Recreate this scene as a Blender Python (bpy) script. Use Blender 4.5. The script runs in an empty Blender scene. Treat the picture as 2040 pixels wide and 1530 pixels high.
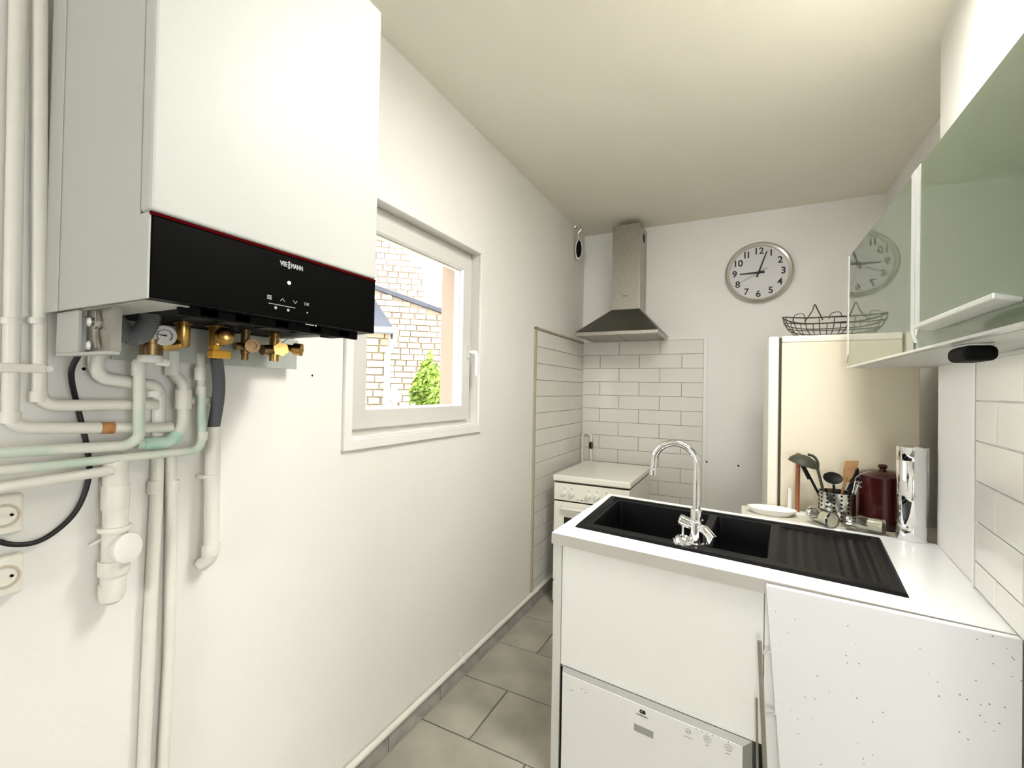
import bpy, bmesh, math, random
from mathutils import Vector, Matrix
random.seed(7)
SC = bpy.context.scene
COL = SC.collection

# ------------------------------------------------------------------ camera
# axes of the room seen from the camera (rows: room x, y, z in camera right/down/forward)
R = ((0.8901286, 0.01114561, -0.4555731),
     (0.45533419, 0.01880728, 0.89012194),
     (0.01848904, -0.999761, 0.01166592))
FPX = 899.243
EYE = Vector((0, 0, 1.4))
cam_d = bpy.data.cameras.new('camera'); cam = bpy.data.objects.new('camera', cam_d); COL.objects.link(cam)
cam_d.sensor_fit = 'HORIZONTAL'; cam_d.sensor_width = 36.0; cam_d.lens = 36.0 * FPX / 2040.0
cam_d.clip_start = 0.02; cam_d.clip_end = 200
M = Matrix(((R[0][0], -R[0][1], -R[0][2], EYE.x), (R[1][0], -R[1][1], -R[1][2], EYE.y),
            (R[2][0], -R[2][1], -R[2][2], EYE.z), (0, 0, 0, 1)))
cam.matrix_world = M
SC.camera = cam

# ------------------------------------------------------------------ world, sun, daylight, exposure
w = bpy.data.worlds.new('world'); SC.world = w; w.use_nodes = True
bg = w.node_tree.nodes['Background']; bg.inputs[0].default_value = (0.95, 0.97, 1.0, 1); bg.inputs[1].default_value = 5.5
sun_d = bpy.data.lights.new('sun', 'SUN'); sun = bpy.data.objects.new('sun', sun_d); COL.objects.link(sun)
sun_d.energy = 2.0; sun_d.angle = 0.02; sun_d.color = (1.0, 0.94, 0.84)
sun.rotation_euler = Vector((-0.36, 0.22, -0.90)).to_track_quat('-Z', 'Y').to_euler()

def area(name, loc, target, sx, sy, power, col=(1, 1, 1)):
    d = bpy.data.lights.new(name, 'AREA'); o = bpy.data.objects.new(name, d); COL.objects.link(o)
    d.shape = 'RECTANGLE'; d.size = sx; d.size_y = sy; d.energy = power; d.color = col
    o.location = loc; o.rotation_euler = (Vector(target) - Vector(loc)).to_track_quat('-Z', 'Y').to_euler()
    return o
# daylight through the two tall windows of the room behind the camera; a portal guides the sky light through the kitchen window
area('daylight_right_window', (4.52, -0.55, 1.10), (0, -0.55, 1.10), 1.0, 1.9, 3, (1.0, 0.985, 0.95))
area('daylight_back_window', (0.40, -4.52, 1.40), (0.40, 0, 1.40), 0.95, 1.35, 20, (1.0, 0.985, 0.95))
po = area('kitchen_window_portal', (-1.45, 1.54, 1.65), (0, 1.54, 1.65), 0.83, 0.87, 1)
po.data.cycles.is_portal = True

area('added_fill_light', (0.12, 1.25, 2.625), (0.12, 1.25, 0), 0.70, 0.22, 17.5, (1.0, 0.985, 0.945))  # added fill light for the far half of the kitchen, no known source

SC.view_settings.view_transform = 'Standard'; SC.view_settings.look = 'None'
SC.view_settings.gamma = 1.0; SC.view_settings.use_curve_mapping = False
SC.view_settings.exposure = 1.0

# ------------------------------------------------------------------ survey helpers: sight line onto a known plane of the room
def ray(px, py):
    d = (px - 1020.0, py - 765.0, FPX)
    return Vector([sum(R[i][k] * d[k] for k in range(3)) for i in range(3)])
def on(px, py, axis, val):
    d = ray(px, py); return EYE + d * ((val - EYE[axis]) / d[axis])
def on_x(px, py, v): return on(px, py, 0, v)
def on_y(px, py, v): return on(px, py, 1, v)
def on_z(px, py, v): return on(px, py, 2, v)
def on_plane(px, py, o, n):
    d = ray(px, py); return EYE + d * ((Vector(o) - EYE).dot(Vector(n)) / d.dot(Vector(n)))

# ------------------------------------------------------------------ materials
MATS = {}
def mat(name, col, rough=0.5, metal=0.0, var=0.0, vscale=6.0, bump=0.0, bscale=40.0, coat=0.0, trans=0.0, ior=1.45, emit=0.0, spec=None):
    if name in MATS: return MATS[name]
    m = bpy.data.materials.new(name); m.use_nodes = True
    nt = m.node_tree; b = nt.nodes['Principled BSDF']
    c4 = (col[0], col[1], col[2], 1)
    b.inputs['Base Color'].default_value = c4
    b.inputs['Roughness'].default_value = rough; b.inputs['Metallic'].default_value = metal
    b.inputs['IOR'].default_value = ior
    if coat: b.inputs['Coat Weight'].default_value = coat; b.inputs['Coat Roughness'].default_value = 0.03
    if trans: b.inputs['Transmission Weight'].default_value = trans
    if spec is not None: b.inputs['Specular IOR Level'].default_value = spec
    if emit: b.inputs['Emission Color'].default_value = c4; b.inputs['Emission Strength'].default_value = emit
    tc = nt.nodes.new('ShaderNodeTexCoord') if (var or bump) else None
    if var:
        n = nt.nodes.new('ShaderNodeTexNoise'); n.inputs['Scale'].default_value = vscale; n.inputs['Detail'].default_value = 4
        nt.links.new(tc.outputs['Object'], n.inputs['Vector'])
        r = nt.nodes.new('ShaderNodeValToRGB')
        r.color_ramp.elements[0].position = 0.3; r.color_ramp.elements[1].position = 0.7
        r.color_ramp.elements[0].color = tuple(max(0, x * (1 - var)) for x in col) + (1,)
        r.color_ramp.elements[1].color = tuple(min(1, x * (1 + var)) for x in col) + (1,)
        nt.links.new(n.outputs['Fac'], r.inputs['Fac']); nt.links.new(r.outputs['Color'], b.inputs['Base Color'])
    if bump:
        n2 = nt.nodes.new('ShaderNodeTexNoise'); n2.inputs['Scale'].default_value = bscale; n2.inputs['Detail'].default_value = 3
        nt.links.new(tc.outputs['Object'], n2.inputs['Vector'])
        bp = nt.nodes.new('ShaderNodeBump'); bp.inputs['Strength'].default_value = bump; bp.inputs['Distance'].default_value = 0.003
        nt.links.new(n2.outputs['Fac'], bp.inputs['Height']); nt.links.new(bp.outputs['Normal'], b.inputs['Normal'])
    MATS[name] = m
    return m

def patchy(name, base, patch, scale, lo, hi, rough=0.45, bump=0.15):
    """two-tone paint: base colour with patches of a second colour of their own shape"""
    m = mat(name, base, rough, bump=bump, bscale=60)
    nt = m.node_tree; b = nt.nodes['Principled BSDF']
    tc = nt.nodes.new('ShaderNodeTexCoord'); n = nt.nodes.new('ShaderNodeTexNoise')
    n.inputs['Scale'].default_value = scale; n.inputs['Detail'].default_value = 5
    r = nt.nodes.new('ShaderNodeValToRGB')
    r.color_ramp.elements[0].position = lo; r.color_ramp.elements[1].position = hi
    r.color_ramp.elements[0].color = tuple(base) + (1,); r.color_ramp.elements[1].color = tuple(patch) + (1,)
    nt.links.new(tc.outputs['Object'], n.inputs['Vector']); nt.links.new(n.outputs['Fac'], r.inputs['Fac'])
    nt.links.new(r.outputs['Color'], b.inputs['Base Color'])
    return m

WALL = mat('wall_paint', (0.80, 0.785, 0.74), 0.6, bump=0.12, bscale=90, var=0.012, vscale=3)
CEIL = mat('ceiling_paint', (0.83, 0.79, 0.685), 0.7, bump=0.1, bscale=60, var=0.02, vscale=1.5)
TRIMW = mat('white_trim', (0.80, 0.79, 0.76), 0.35)
FRAMEW = mat('window_white', (0.66, 0.65, 0.61), 0.4)
TANTRIM = mat('tile_edge_trim', (0.40, 0.36, 0.25), 0.4)
FLOORT = mat('floor_tile', (0.385, 0.368, 0.302), 0.42, var=0.20, vscale=5.0, bump=0.2, bscale=30)
SKIRT = mat('skirting_tile', (0.36, 0.35, 0.32), 0.4, var=0.22, vscale=14)
GROUT = mat('floor_grout', (0.15, 0.14, 0.11), 0.9)
WTILE = mat('wall_tile', (0.74, 0.73, 0.67), 0.12, var=0.02, vscale=3, spec=0.6)
WGROUT = mat('wall_grout', (0.42, 0.41, 0.36), 0.9)
BOILW = mat('boiler_white', (0.50, 0.505, 0.47), 0.45, spec=0.3)
BLACKG = mat('black_gloss', (0.002, 0.002, 0.002), 0.35, spec=0.05)
BLACKM = mat('black_matt', (0.004, 0.004, 0.004), 0.6, spec=0.1)
RED = mat('red_edge', (0.06, 0.001, 0.002), 0.8, spec=0.02)
PRINT = mat('grey_print', (0.42, 0.42, 0.40), 0.5)
LED = mat('led_light', (1, 1, 1), 0.4, emit=6.0)
BRASS = mat('brass', (0.50, 0.31, 0.10), 0.28, 1.0, var=0.25, vscale=30)
BRASSD = mat('old_brass', (0.26, 0.17, 0.08), 0.38, 1.0, var=0.3, vscale=30)
YELLOW = mat('yellow_plastic', (0.80, 0.42, 0.03), 0.45)
GREYH = mat('grey_corrugated', (0.17, 0.175, 0.18), 0.6)
GREYI = mat('grey_insulation', (0.10, 0.105, 0.11), 0.8)
GALV = mat('galvanised_plate', (0.45, 0.48, 0.44), 0.4, 0.35, var=0.12, vscale=12)
PIPEW = mat('pipe_paint', (0.76, 0.745, 0.67), 0.35, bump=0.25, bscale=35, var=0.03, vscale=20)
PIPEG = patchy('pipe_verdigris', (0.73, 0.735, 0.65), (0.44, 0.62, 0.50), 9.0, 0.50, 0.74)
PIPEV = patchy('pipe_heavy_verdigris', (0.60, 0.70, 0.61), (0.36, 0.60, 0.49), 30.0, 0.35, 0.7, bump=0.5)
RUST = mat('rust', (0.50, 0.23, 0.08), 0.7, var=0.25, vscale=60)
CABLE = mat('black_cable', (0.006, 0.006, 0.007), 0.45)
SOCKET = mat('socket_plastic', (0.74, 0.71, 0.62), 0.4)
STEEL = mat('brushed_steel', (0.40, 0.38, 0.34), 0.34, 1.0, var=0.06, vscale=40)
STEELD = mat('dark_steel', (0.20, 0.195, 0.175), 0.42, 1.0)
CHROME = mat('chrome', (0.80, 0.80, 0.80), 0.06, 1.0)
ALU = mat('aluminium', (0.78, 0.79, 0.76), 0.30, 0.6)
STOVEW = mat('stove_enamel', (0.84, 0.82, 0.73), 0.22)
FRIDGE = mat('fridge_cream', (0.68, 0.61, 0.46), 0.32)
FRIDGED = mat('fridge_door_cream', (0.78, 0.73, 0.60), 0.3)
COUNTER = mat('worktop_white', (0.90, 0.90, 0.885), 0.18, spec=0.6)
EDGEG = mat('worktop_edge', (0.52, 0.50, 0.455), 0.35, var=0.04, vscale=3)
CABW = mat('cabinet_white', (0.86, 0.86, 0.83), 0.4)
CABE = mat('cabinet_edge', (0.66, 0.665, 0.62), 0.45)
DWW = mat('dishwasher_white', (0.80, 0.80, 0.785), 0.4)
DWSHADE = mat('dishwasher_bevel_shaded', (0.30, 0.30, 0.275), 0.45)  # shade on the white bevel, put into a darker grey
SINK = mat('black_composite', (0.0035, 0.0035, 0.004), 0.45, bump=0.12, bscale=400, spec=0.16)
GLASSG = mat('sage_glass', (0.080, 0.108, 0.060), 0.42, coat=1.0, var=0.02)
GLASSG.node_tree.nodes['Principled BSDF'].inputs['Coat IOR'].default_value = 1.85
GLASSG.node_tree.nodes['Principled BSDF'].inputs['Coat Roughness'].default_value = 0.015
CLOCKF = mat('clock_face', (0.62, 0.61, 0.60), 0.5)
CLOCKR = mat('clock_rim', (0.58, 0.56, 0.50), 0.28, 0.75)
BLACKI = mat('black_ink', (0.01, 0.01, 0.01), 0.6)
WIRE = mat('dark_wire', (0.05, 0.04, 0.025), 0.45, 0.7)
POTRED = mat('red_enamel', (0.038, 0.0035, 0.003), 0.22, coat=0.2)
WOOD = mat('wood_spatula', (0.36, 0.19, 0.07), 0.5, var=0.2, vscale=25)
REDWOOD = mat('red_wood', (0.33, 0.10, 0.035), 0.45, var=0.15, vscale=30)
NYLON = mat('black_nylon', (0.004, 0.004, 0.004), 0.45, spec=0.2)
GREENN = mat('green_grey_nylon', (0.050, 0.053, 0.036), 0.5, spec=0.3)
WPLAST = mat('white_plastic', (0.82, 0.81, 0.76), 0.4)
CERAM = mat('white_ceramic', (0.80, 0.79, 0.74), 0.2)
GLASS = mat('clear_glass', (0.96, 0.98, 0.96), 0.02, trans=1.0, ior=1.45)
TINT = mat('straw_filling', (0.62, 0.58, 0.42), 0.7)
DARKGAP = mat('dark_gasket', (0.05, 0.045, 0.03), 0.8)
OVENW = mat('oven_glass', (0.015, 0.012, 0.01), 0.12)
PANE = mat('window_glass', (1, 1, 1), 0.0, trans=1.0, ior=1.02)
STONE = [mat('stone_%s' % n, c, 0.85, var=0.10, vscale=4, bump=0.4, bscale=12) for n, c in
         (('sand', (0.30, 0.235, 0.15)), ('ochre', (0.27, 0.20, 0.12)), ('pale', (0.34, 0.28, 0.20)), ('rose', (0.27, 0.19, 0.14)))]
MORTAR = mat('mortar', (0.235, 0.185, 0.13), 0.95)
SLATE = mat('slate', (0.045, 0.048, 0.056), 0.9, var=0.2, vscale=3, spec=0.1)
REVEAL = mat('outer_reveal', (0.21, 0.155, 0.11), 0.85, var=0.06, vscale=5)
LEAF = mat('leaf_green', (0.15, 0.23, 0.03), 0.6, var=0.35, vscale=2)
BARK = mat('bark', (0.16, 0.11, 0.07), 0.9)
GROUND = mat('yard_ground', (0.22, 0.20, 0.16), 0.95, var=0.1, vscale=1)

# speckled door lacquer
def speckled():
    m = mat('speckled_white', (0.86, 0.87, 0.88), 0.35)
    nt = m.node_tree; b = nt.nodes['Principled BSDF']
    tc = nt.nodes.new('ShaderNodeTexCoord'); v = nt.nodes.new('ShaderNodeTexVoronoi'); v.inputs['Scale'].default_value = 55
    v.inputs['Randomness'].default_value = 1.0
    n = nt.nodes.new('ShaderNodeTexNoise'); n.inputs['Scale'].default_value = 9
    r = nt.nodes.new('ShaderNodeMath'); r.operation = 'LESS_THAN'; r.inputs[1].default_value = 0.10
    g = nt.nodes.new('ShaderNodeMath'); g.operation = 'GREATER_THAN'; g.inputs[1].default_value = 0.51
    mu = nt.nodes.new('ShaderNodeMath'); mu.operation = 'MULTIPLY'
    mx = nt.nodes.new('ShaderNodeMix'); mx.data_type = 'RGBA'
    mx.inputs[6].default_value = (0.86, 0.87, 0.88, 1); mx.inputs[7].default_value = (0.33, 0.33, 0.34, 1)
    L = nt.links.new
    L(tc.outputs['Object'], v.inputs['Vector']); L(tc.outputs['Object'], n.inputs['Vector'])
    L(v.outputs['Distance'], r.inputs[0]); L(n.outputs['Fac'], g.inputs[0])
    L(r.outputs[0], mu.inputs[0]); L(g.outputs[0], mu.inputs[1]); L(mu.outputs[0], mx.inputs[0])
    L(mx.outputs[2], b.inputs['Base Color'])
    return m
SPECK = speckled()

# ------------------------------------------------------------------ object helpers
ORG = {}
def tag(o, label=None, cat=None, group=None, kind=None):
    if label: o['label'] = label
    if cat: o['category'] = cat
    if group: o['group'] = group
    if kind: o['kind'] = kind
    return o
def thing(name, loc, label, cat, group=None, kind=None):
    o = bpy.data.objects.new(name, None); COL.objects.link(o); o.location = loc; o.empty_display_size = 0.05
    ORG[o.name] = Vector(loc); return tag(o, label, cat, group, kind)
def link(name, me, org, parent=None):
    o = bpy.data.objects.new(name, me); COL.objects.link(o); org = Vector(org)
    ORG[o.name] = org
    if parent is not None:
        o.parent = parent; o.location = org - ORG[parent.name]
    else: o.location = org
    return o

class MB:
    def __init__(s): s.bm = bmesh.new(); s.sm = False
    def box(s, a, b):
        x0, x1 = sorted((a[0], b[0])); y0, y1 = sorted((a[1], b[1])); z0, z1 = sorted((a[2], b[2]))
        v = [s.bm.verts.new(p) for p in ((x0,y0,z0),(x1,y0,z0),(x1,y1,z0),(x0,y1,z0),(x0,y0,z1),(x1,y0,z1),(x1,y1,z1),(x0,y1,z1))]
        for f in ((3,2,1,0),(4,5,6,7),(0,1,5,4),(1,2,6,5),(2,3,7,6),(3,0,4,7)): s.bm.faces.new([v[i] for i in f])
        return s
    def hexa(s, p):  # 8 points bottom ring, top ring
        v = [s.bm.verts.new(q) for q in p]
        for f in ((3,2,1,0),(4,5,6,7),(0,1,5,4),(1,2,6,5),(2,3,7,6),(3,0,4,7)): s.bm.faces.new([v[i] for i in f])
        return s
    def prism(s, poly, vec):
        vec = Vector(vec); a = [s.bm.verts.new(p) for p in poly]; b = [s.bm.verts.new(Vector(p) + vec) for p in poly]
        n = len(poly); s.bm.faces.new(a[::-1]); s.bm.faces.new(b)
        for i in range(n): s.bm.faces.new((a[i], a[(i+1) % n], b[(i+1) % n], b[i]))
        return s
    def ring(s, outer, inner, vec):
        vec = Vector(vec); n = len(outer)
        A = [s.bm.verts.new(p) for p in outer]; B = [s.bm.verts.new(p) for p in inner]
        A2 = [s.bm.verts.new(Vector(p) + vec) for p in outer]; B2 = [s.bm.verts.new(Vector(p) + vec) for p in inner]
        for i in range(n):
            j = (i + 1) % n
            s.bm.faces.new((A[i], A[j], B[j], B[i])); s.bm.faces.new((A2[i], B2[i], B2[j], A2[j]))
            s.bm.faces.new((A[i], A2[i], A2[j], A[j])); s.bm.faces.new((B[i], B[j], B2[j], B2[i]))
        return s
    def tube(s, pts, r, n=12, cap=True, closed=False):
        s.sm = True
        pts = [Vector(p) for p in pts]; N = len(pts)
        rr = r if isinstance(r, (list, tuple)) else [r] * N
        up = None; rings = []
        for i, p in enumerate(pts):
            if closed: t = pts[(i+1) % N] - pts[i-1]
            else: t = pts[min(i+1, N-1)] - pts[max(i-1, 0)]
            if t.length < 1e-9: t = Vector((0, 0, 1))
            t.normalize()
            if up is None:
                up = Vector((0, 0, 1)) if abs(t.z) < 0.9 else Vector((1, 0, 0))
            u = (up - t * up.dot(t))
            if u.length < 1e-6: u = t.orthogonal()
            u.normalize(); up = u; v = t.cross(u)
            rings.append([s.bm.verts.new(p + (u * math.cos(2*math.pi*k/n) + v * math.sin(2*math.pi*k/n)) * rr[i]) for k in range(n)])
        for i in range(N if closed else N-1):
            a, b = rings[i], rings[(i+1) % N]
            for k in range(n): s.bm.faces.new((a[k], a[(k+1) % n], b[(k+1) % n], b[k]))
        if cap and not closed: s.bm.faces.new(rings[0][::-1]); s.bm.faces.new(rings[-1])
        return s
    def lathe(s, prof, o=(0,0,0), axis=(0,0,1), n=24, smooth=True, cap=True):
        """prof: (distance along axis, radius)"""
        s.sm = s.sm or smooth
        ax = Vector(axis).normalized(); u = ax.orthogonal().normalized(); v = ax.cross(u); o = Vector(o); rings = []
        for h, r in prof:
            if r < 1e-6: rings.append([s.bm.verts.new(o + ax * h)])
            else: rings.append([s.bm.verts.new(o + ax * h + (u * math.cos(2*math.pi*k/n) + v * math.sin(2*math.pi*k/n)) * r) for k in range(n)])
        for a, b in zip(rings, rings[1:]):
            if len(a) == 1 and len(b) == 1: continue
            for k in range(n):
                j = (k+1) % n
                if len(a) == 1: s.bm.faces.new((a[0], b[j], b[k]))
                elif len(b) == 1: s.bm.faces.new((a[k], a[j], b[0]))
                else: s.bm.faces.new((a[k], a[j], b[j], b[k]))
        if cap and len(rings[0]) > 1: s.bm.faces.new(rings[0][::-1])
        if cap and len(rings[-1]) > 1: s.bm.faces.new(rings[-1])
        return s
    def hexnut(s, o, axis, r, h): return s.lathe([(-h/2, r*.9), (-h/2, r), (h/2, r), (h/2, r*.9)], o, axis, n=6, smooth=False)
    def build(s, name, m, parent=None, bevel=0.0, seg=2, flat=False, mod=None, org=None):
        bm = s.bm; bmesh.ops.recalc_face_normals(bm, faces=bm.faces[:])
        vs = [v.co for v in bm.verts]
        lo = Vector([min(v[i] for v in vs) for i in range(3)]); hi = Vector([max(v[i] for v in vs) for i in range(3)])
        if org is None: org = Vector(((lo.x+hi.x)/2, (lo.y+hi.y)/2, lo.z))
        for v in bm.verts: v.co -= org
        me = bpy.data.meshes.new(name); bm.to_mesh(me); bm.free()
        if isinstance(m, (list, tuple)):
            for q in m: me.materials.append(q)
        else: me.materials.append(m)
        if s.sm and not flat:
            for p in me.polygons: p.use_smooth = True
            me.set_sharp_from_angle(angle=math.radians(40))
        o = link(name, me, org, parent)
        if bevel:
            b = o.modifiers.new('bevel', 'BEVEL'); b.width = bevel; b.segments = seg; b.limit_method = 'ANGLE'; b.angle_limit = math.radians(40)
            b.harden_normals = False
        return o
def box(name, a, b, m, parent=None, bevel=0.0, seg=2): return MB().box(a, b).build(name, m, parent, bevel, seg)
def cyl(name, a, b, r, m, parent=None, n=16): return MB().tube([a, b], r, n).build(name, m, parent)

BMESH = {}
def piece(name, c, size, m, parent, bev=0.002, rot=None):
    key = tuple(round(x, 3) for x in size) + (bev, m.name)
    if key not in BMESH:
        bm = bmesh.new(); bmesh.ops.create_cube(bm, size=1.0)
        for v in bm.verts: v.co = Vector((v.co.x*size[0], v.co.y*size[1], v.co.z*size[2]))
        if bev: bmesh.ops.bevel(bm, geom=bm.edges[:], offset=min(bev, min(size)*.3), segments=1, affect='EDGES')
        me = bpy.data.meshes.new(name); bm.to_mesh(me); bm.free(); me.materials.append(m); BMESH[key] = me
    o = link(name, BMESH[key], c, parent)
    if rot: o.rotation_euler = rot
    return o

def text(name, s, loc, size, m, parent, X, Y, align='CENTER', ext=0.0006, bold=0.0, xs=1.0):
    cu = bpy.data.curves.new(name, 'FONT'); cu.body = s; cu.size = size; cu.extrude = ext; cu.align_x = align; cu.align_y = 'CENTER'; cu.offset = bold
    t = bpy.data.objects.new('tmp', cu); COL.objects.link(t)
    dg = bpy.context.evaluated_depsgraph_get(); me = bpy.data.meshes.new_from_object(t.evaluated_get(dg))
    bpy.data.objects.remove(t); bpy.data.curves.remove(cu)
    X = Vector(X).normalized(); Y = Vector(Y).normalized(); Z = X.cross(Y)
    rot = Matrix((X*xs, Y, Z)).transposed(); me.transform(rot.to_4x4())
    me.name = name; me.materials.clear(); me.materials.append(m)
    return link(name, me, loc, parent)

def bend(pts, rad, n=7):
    """round the corners of a polyline"""
    pts = [Vector(p) for p in pts]; out = [pts[0]]
    for i in range(1, len(pts)-1):
        p, a, b = pts[i], pts[i-1], pts[i+1]
        r = min(rad, (a-p).length*.48, (b-p).length*.48)
        s = p + (a-p).normalized()*r; e = p + (b-p).normalized()*r
        for k in range(n+1):
            t = k/n; out.append(s*(1-t)**2 + p*2*t*(1-t) + e*t*t)
    out.append(pts[-1]); return out
def curve(pts, n=8):
    """Catmull-Rom through points"""
    P = [Vector(p) for p in pts]; P = [P[0]*2-P[1]] + P + [P[-1]*2-P[-2]]; out = []
    for i in range(1, len(P)-2):
        a, b, c, d = P[i-1:i+3]
        for k in range(n):
            t = k/n
            out.append(0.5*((2*b)+(c-a)*t+(2*a-5*b+4*c-d)*t*t+(3*b-a-3*c+d)*t**3))
    out.append(P[-2]); return out

# ------------------------------------------------------------------ room dimensions
XL, YF, ZC = -1.20, 3.634, 2.695
def wall_x(y): return 0.611 + 0.0975*(y - 2.044)      # the slightly slanted right-hand wall
YJ = 2.12                                             # where that wall steps back behind the fridge
XN = 0.80
YR = 0.56                                             # near end of the right-hand wall
XB, YB = 4.40, -4.40                                  # far ends of the room behind the camera

# floor
fl = box('floor', (XL-.3, YB-.2, -.10), (XB+.2, YF+.2, -.004), GROUT); tag(fl, 'grey stone-look tiled floor of the kitchen', 'floor', kind='structure')
TW, TH = 0.50, 0.333
row = 0; y = 1.883 - TH*6
while y < YF:
    off = -0.957 if row % 2 == 1 else -0.957 + .25
    x = off - 1.0
    while x < XB:
        x0, x1 = max(x, XL), min(x+TW, XB); y0, y1 = max(y, YB), min(y+TH, YF)
        if x0 > .75: break
        if x1 - x0 > .02 and y1 - y0 > .02:
            piece('floor_tile', ((x0+x1)/2, (y0+y1)/2, -.004 + random.uniform(-.0006, .0006)), (round(x1-x0-.006, 3), round(y1-y0-.006, 3), .012), FLOORT, fl, .0015)
        x += TW
    y += TH; row += 1

# ceiling
tag(box('ceiling', (XL-.3, YB-.2, ZC), (XB+.2, YF+.2, ZC+.15), CEIL), 'cream painted ceiling sloping away over the kitchen', 'ceiling', kind='structure')

# left wall with window opening
WY0, WY1, WZ0, WZ1 = 1.125, 1.958, 1.215, 2.085
wl = MB()
XO = XL - .225
for a, b in (((XO, YB-.2, -.1), (XL, WY0, ZC+.02)), ((XO, WY1, -.1), (XL, YF+.2, ZC+.02)), ((XO, WY0, -.1), (XL, WY1, WZ0)), ((XO, WY0, WZ1), (XL, WY1, ZC+.02))):
    wl.box(a, b)
wl = wl.build('wall_left', WALL); tag(wl, 'white painted wall with the window and the boiler pipes', 'wall', kind='structure')
# stone reveal outside the window frame
rv = MB(); rv.ring([(XO+.002, WY0-.001, WZ0-.001), (XO+.002, WY1+.001, WZ0-.001), (XO+.002, WY1+.001, WZ1+.001), (XO+.002, WY0-.001, WZ1+.001)],
                   [(XO+.002, WY0+.012, WZ0+.012), (XO+.002, WY1-.012, WZ0+.012), (XO+.002, WY1-.012, WZ1-.012), (XO+.002, WY0+.012, WZ1-.012)], (.10, 0, 0))
rv.build('outer_reveal', REVEAL, wl)

wf = box('wall_far', (XL-.3, YF, -.1), (XB+.2, YF+.2, ZC+.02), WALL); tag(wf, 'cream far wall carrying the clock and cooker hood', 'wall', kind='structure')
wr = MB(); wr.prism([(wall_x(YR), YR, -.1), (XB+.2, YR, -.1), (XB+.2, YF, -.1), (XN, YF, -.1), (XN, YJ, -.1), (wall_x(YJ), YJ, -.1)], (0, 0, ZC+.12))
wr = wr.build('wall_right', WALL); tag(wr, 'white right wall behind the worktop, partly tiled', 'wall', kind='structure')
# room behind the camera: back wall and end wall, each with a tall window opening
wb = MB()
for a, b in (((XL, YB-.2, -.1), (-.1, YB, ZC)), ((.9, YB-.2, -.1), (XB+.2, YB, ZC)), ((-.1, YB-.2, -.1), (.9, YB, .7)), ((-.1, YB-.2, 2.1), (.9, YB, ZC))): wb.box(a, b)
tag(wb.build('wall_back', WALL), 'white wall with a tall window behind the camera', 'wall', kind='structure')
we = MB()
for a, b in (((XB, YB, -.1), (XB+.2, -1.1, ZC)), ((XB, 0, -.1), (XB+.2, YR, ZC)), ((XB, -1.1, -.1), (XB+.2, 0, .1)), ((XB, -1.1, 2.15), (XB+.2, 0, ZC))): we.box(a, b)
tag(we.build('wall_end', WALL), 'white wall with a tall window in the room behind the camera', 'wall', kind='structure')

# little screw holes left in the walls
for (px, py, pl) in ((167, 735, 'l'), (622, 748, 'l'), (1408, 920, 'f'), (1471, 928, 'f'), (1302, 942, 't'), (1365, 949, 't')):
    if pl == 'l':
        p = on_x(px, py, XL); MB().lathe([(-.002, .0035), (.0006, .0035)], p, (1, 0, 0), 8).build('screw_hole', BLACKM, wl)
    else:
        yy = YF - (.0085 if pl == 't' else 0); p = on_y(px, py, yy); MB().lathe([(-.002, .007), (.0008, .007)], p, (0, -1, 0), 8).build('screw_hole', BLACKM, wf)

# skirting tiles along the left wall
bl = box('baseboard_left', (XL, YB, 0), (XL+.004, YF, .078), WGROUT); tag(bl, 'low grey tile skirting along the left wall', 'skirting', kind='structure')
y = 1.345 - .331*5
while y < YF:
    y0, y1 = max(y, YB), min(y+.331, YF)
    if y1 - y0 > .03: piece('skirting_tile', (XL+.007, (y0+y1)/2, .04), (.010, round(y1-y0-.005, 3), .076), SKIRT, bl, .001)
    y += .331

# wall tiles by the stove
TL, TR_, ZT = 0.3155, 0.1085, 1.800
def tile_rows(zb, zt):
    z = zt; k = 0
    while z > zb + .02:
        yield k, max(z - TR_, zb), z
        z -= TR_; k += 1
box('grout_bed', (XL, YF-.004, 0), (-.262, YF, ZT), WGROUT, wf)
for k, z0, z1 in tile_rows(0, ZT):
    x = -0.889 - TL*2 if k % 2 == 0 else -1.045 - TL*2
    while x < -.262:
        x0, x1 = max(x, XL+.006), min(x+TL, -.262)
        if x1-x0 > .015: piece('tile', ((x0+x1)/2, YF-.005, (z0+z1)/2), (round(x1-x0-.004, 3), .009, round(z1-z0-.004, 3)), WTILE, wf, .0012)
        x += TL
YT0 = 2.662
box('grout_bed', (XL, YT0, .10), (XL+.004, YF, ZT-.01), WGROUT, wl)
for k, z0, z1 in tile_rows(.10, ZT-.01):
    y = YF - .006 - (TL*.5 if k % 2 else TL)
    while y + TL > YT0:
        y0, y1 = max(y, YT0), min(y+TL, YF-.010)
        if y1-y0 > .015: piece('tile', (XL+.005, (y0+y1)/2, (z0+z1)/2), (.009, round(y1-y0-.004, 3), round(z1-z0-.004, 3)), WTILE, wl, .0012)
        y -= TL
def trim(n, a, b, m, label): tag(box('trim_%d' % n, a, b, m), label, 'trim', kind='structure')
trim(1, (XL, YT0-.016, .10), (XL+.014, YT0, ZT), TANTRIM, 'thin upright edge strip of the tiles on the left wall')
trim(2, (XL, YT0-.016, ZT-.008), (XL+.014, YF-.012, ZT+.006), TANTRIM, 'thin level edge strip above the tiles on the left wall')
trim(3, (XL+.014, YF-.014, ZT), (-.25, YF, ZT+.014), TRIMW, 'thin white strip on top of the far wall tiles')
trim(4, (-.262, YF-.016, 0), (-.238, YF, ZT+.014), TRIMW, 'white upright edge strip at the right end of the far tiles')

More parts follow.
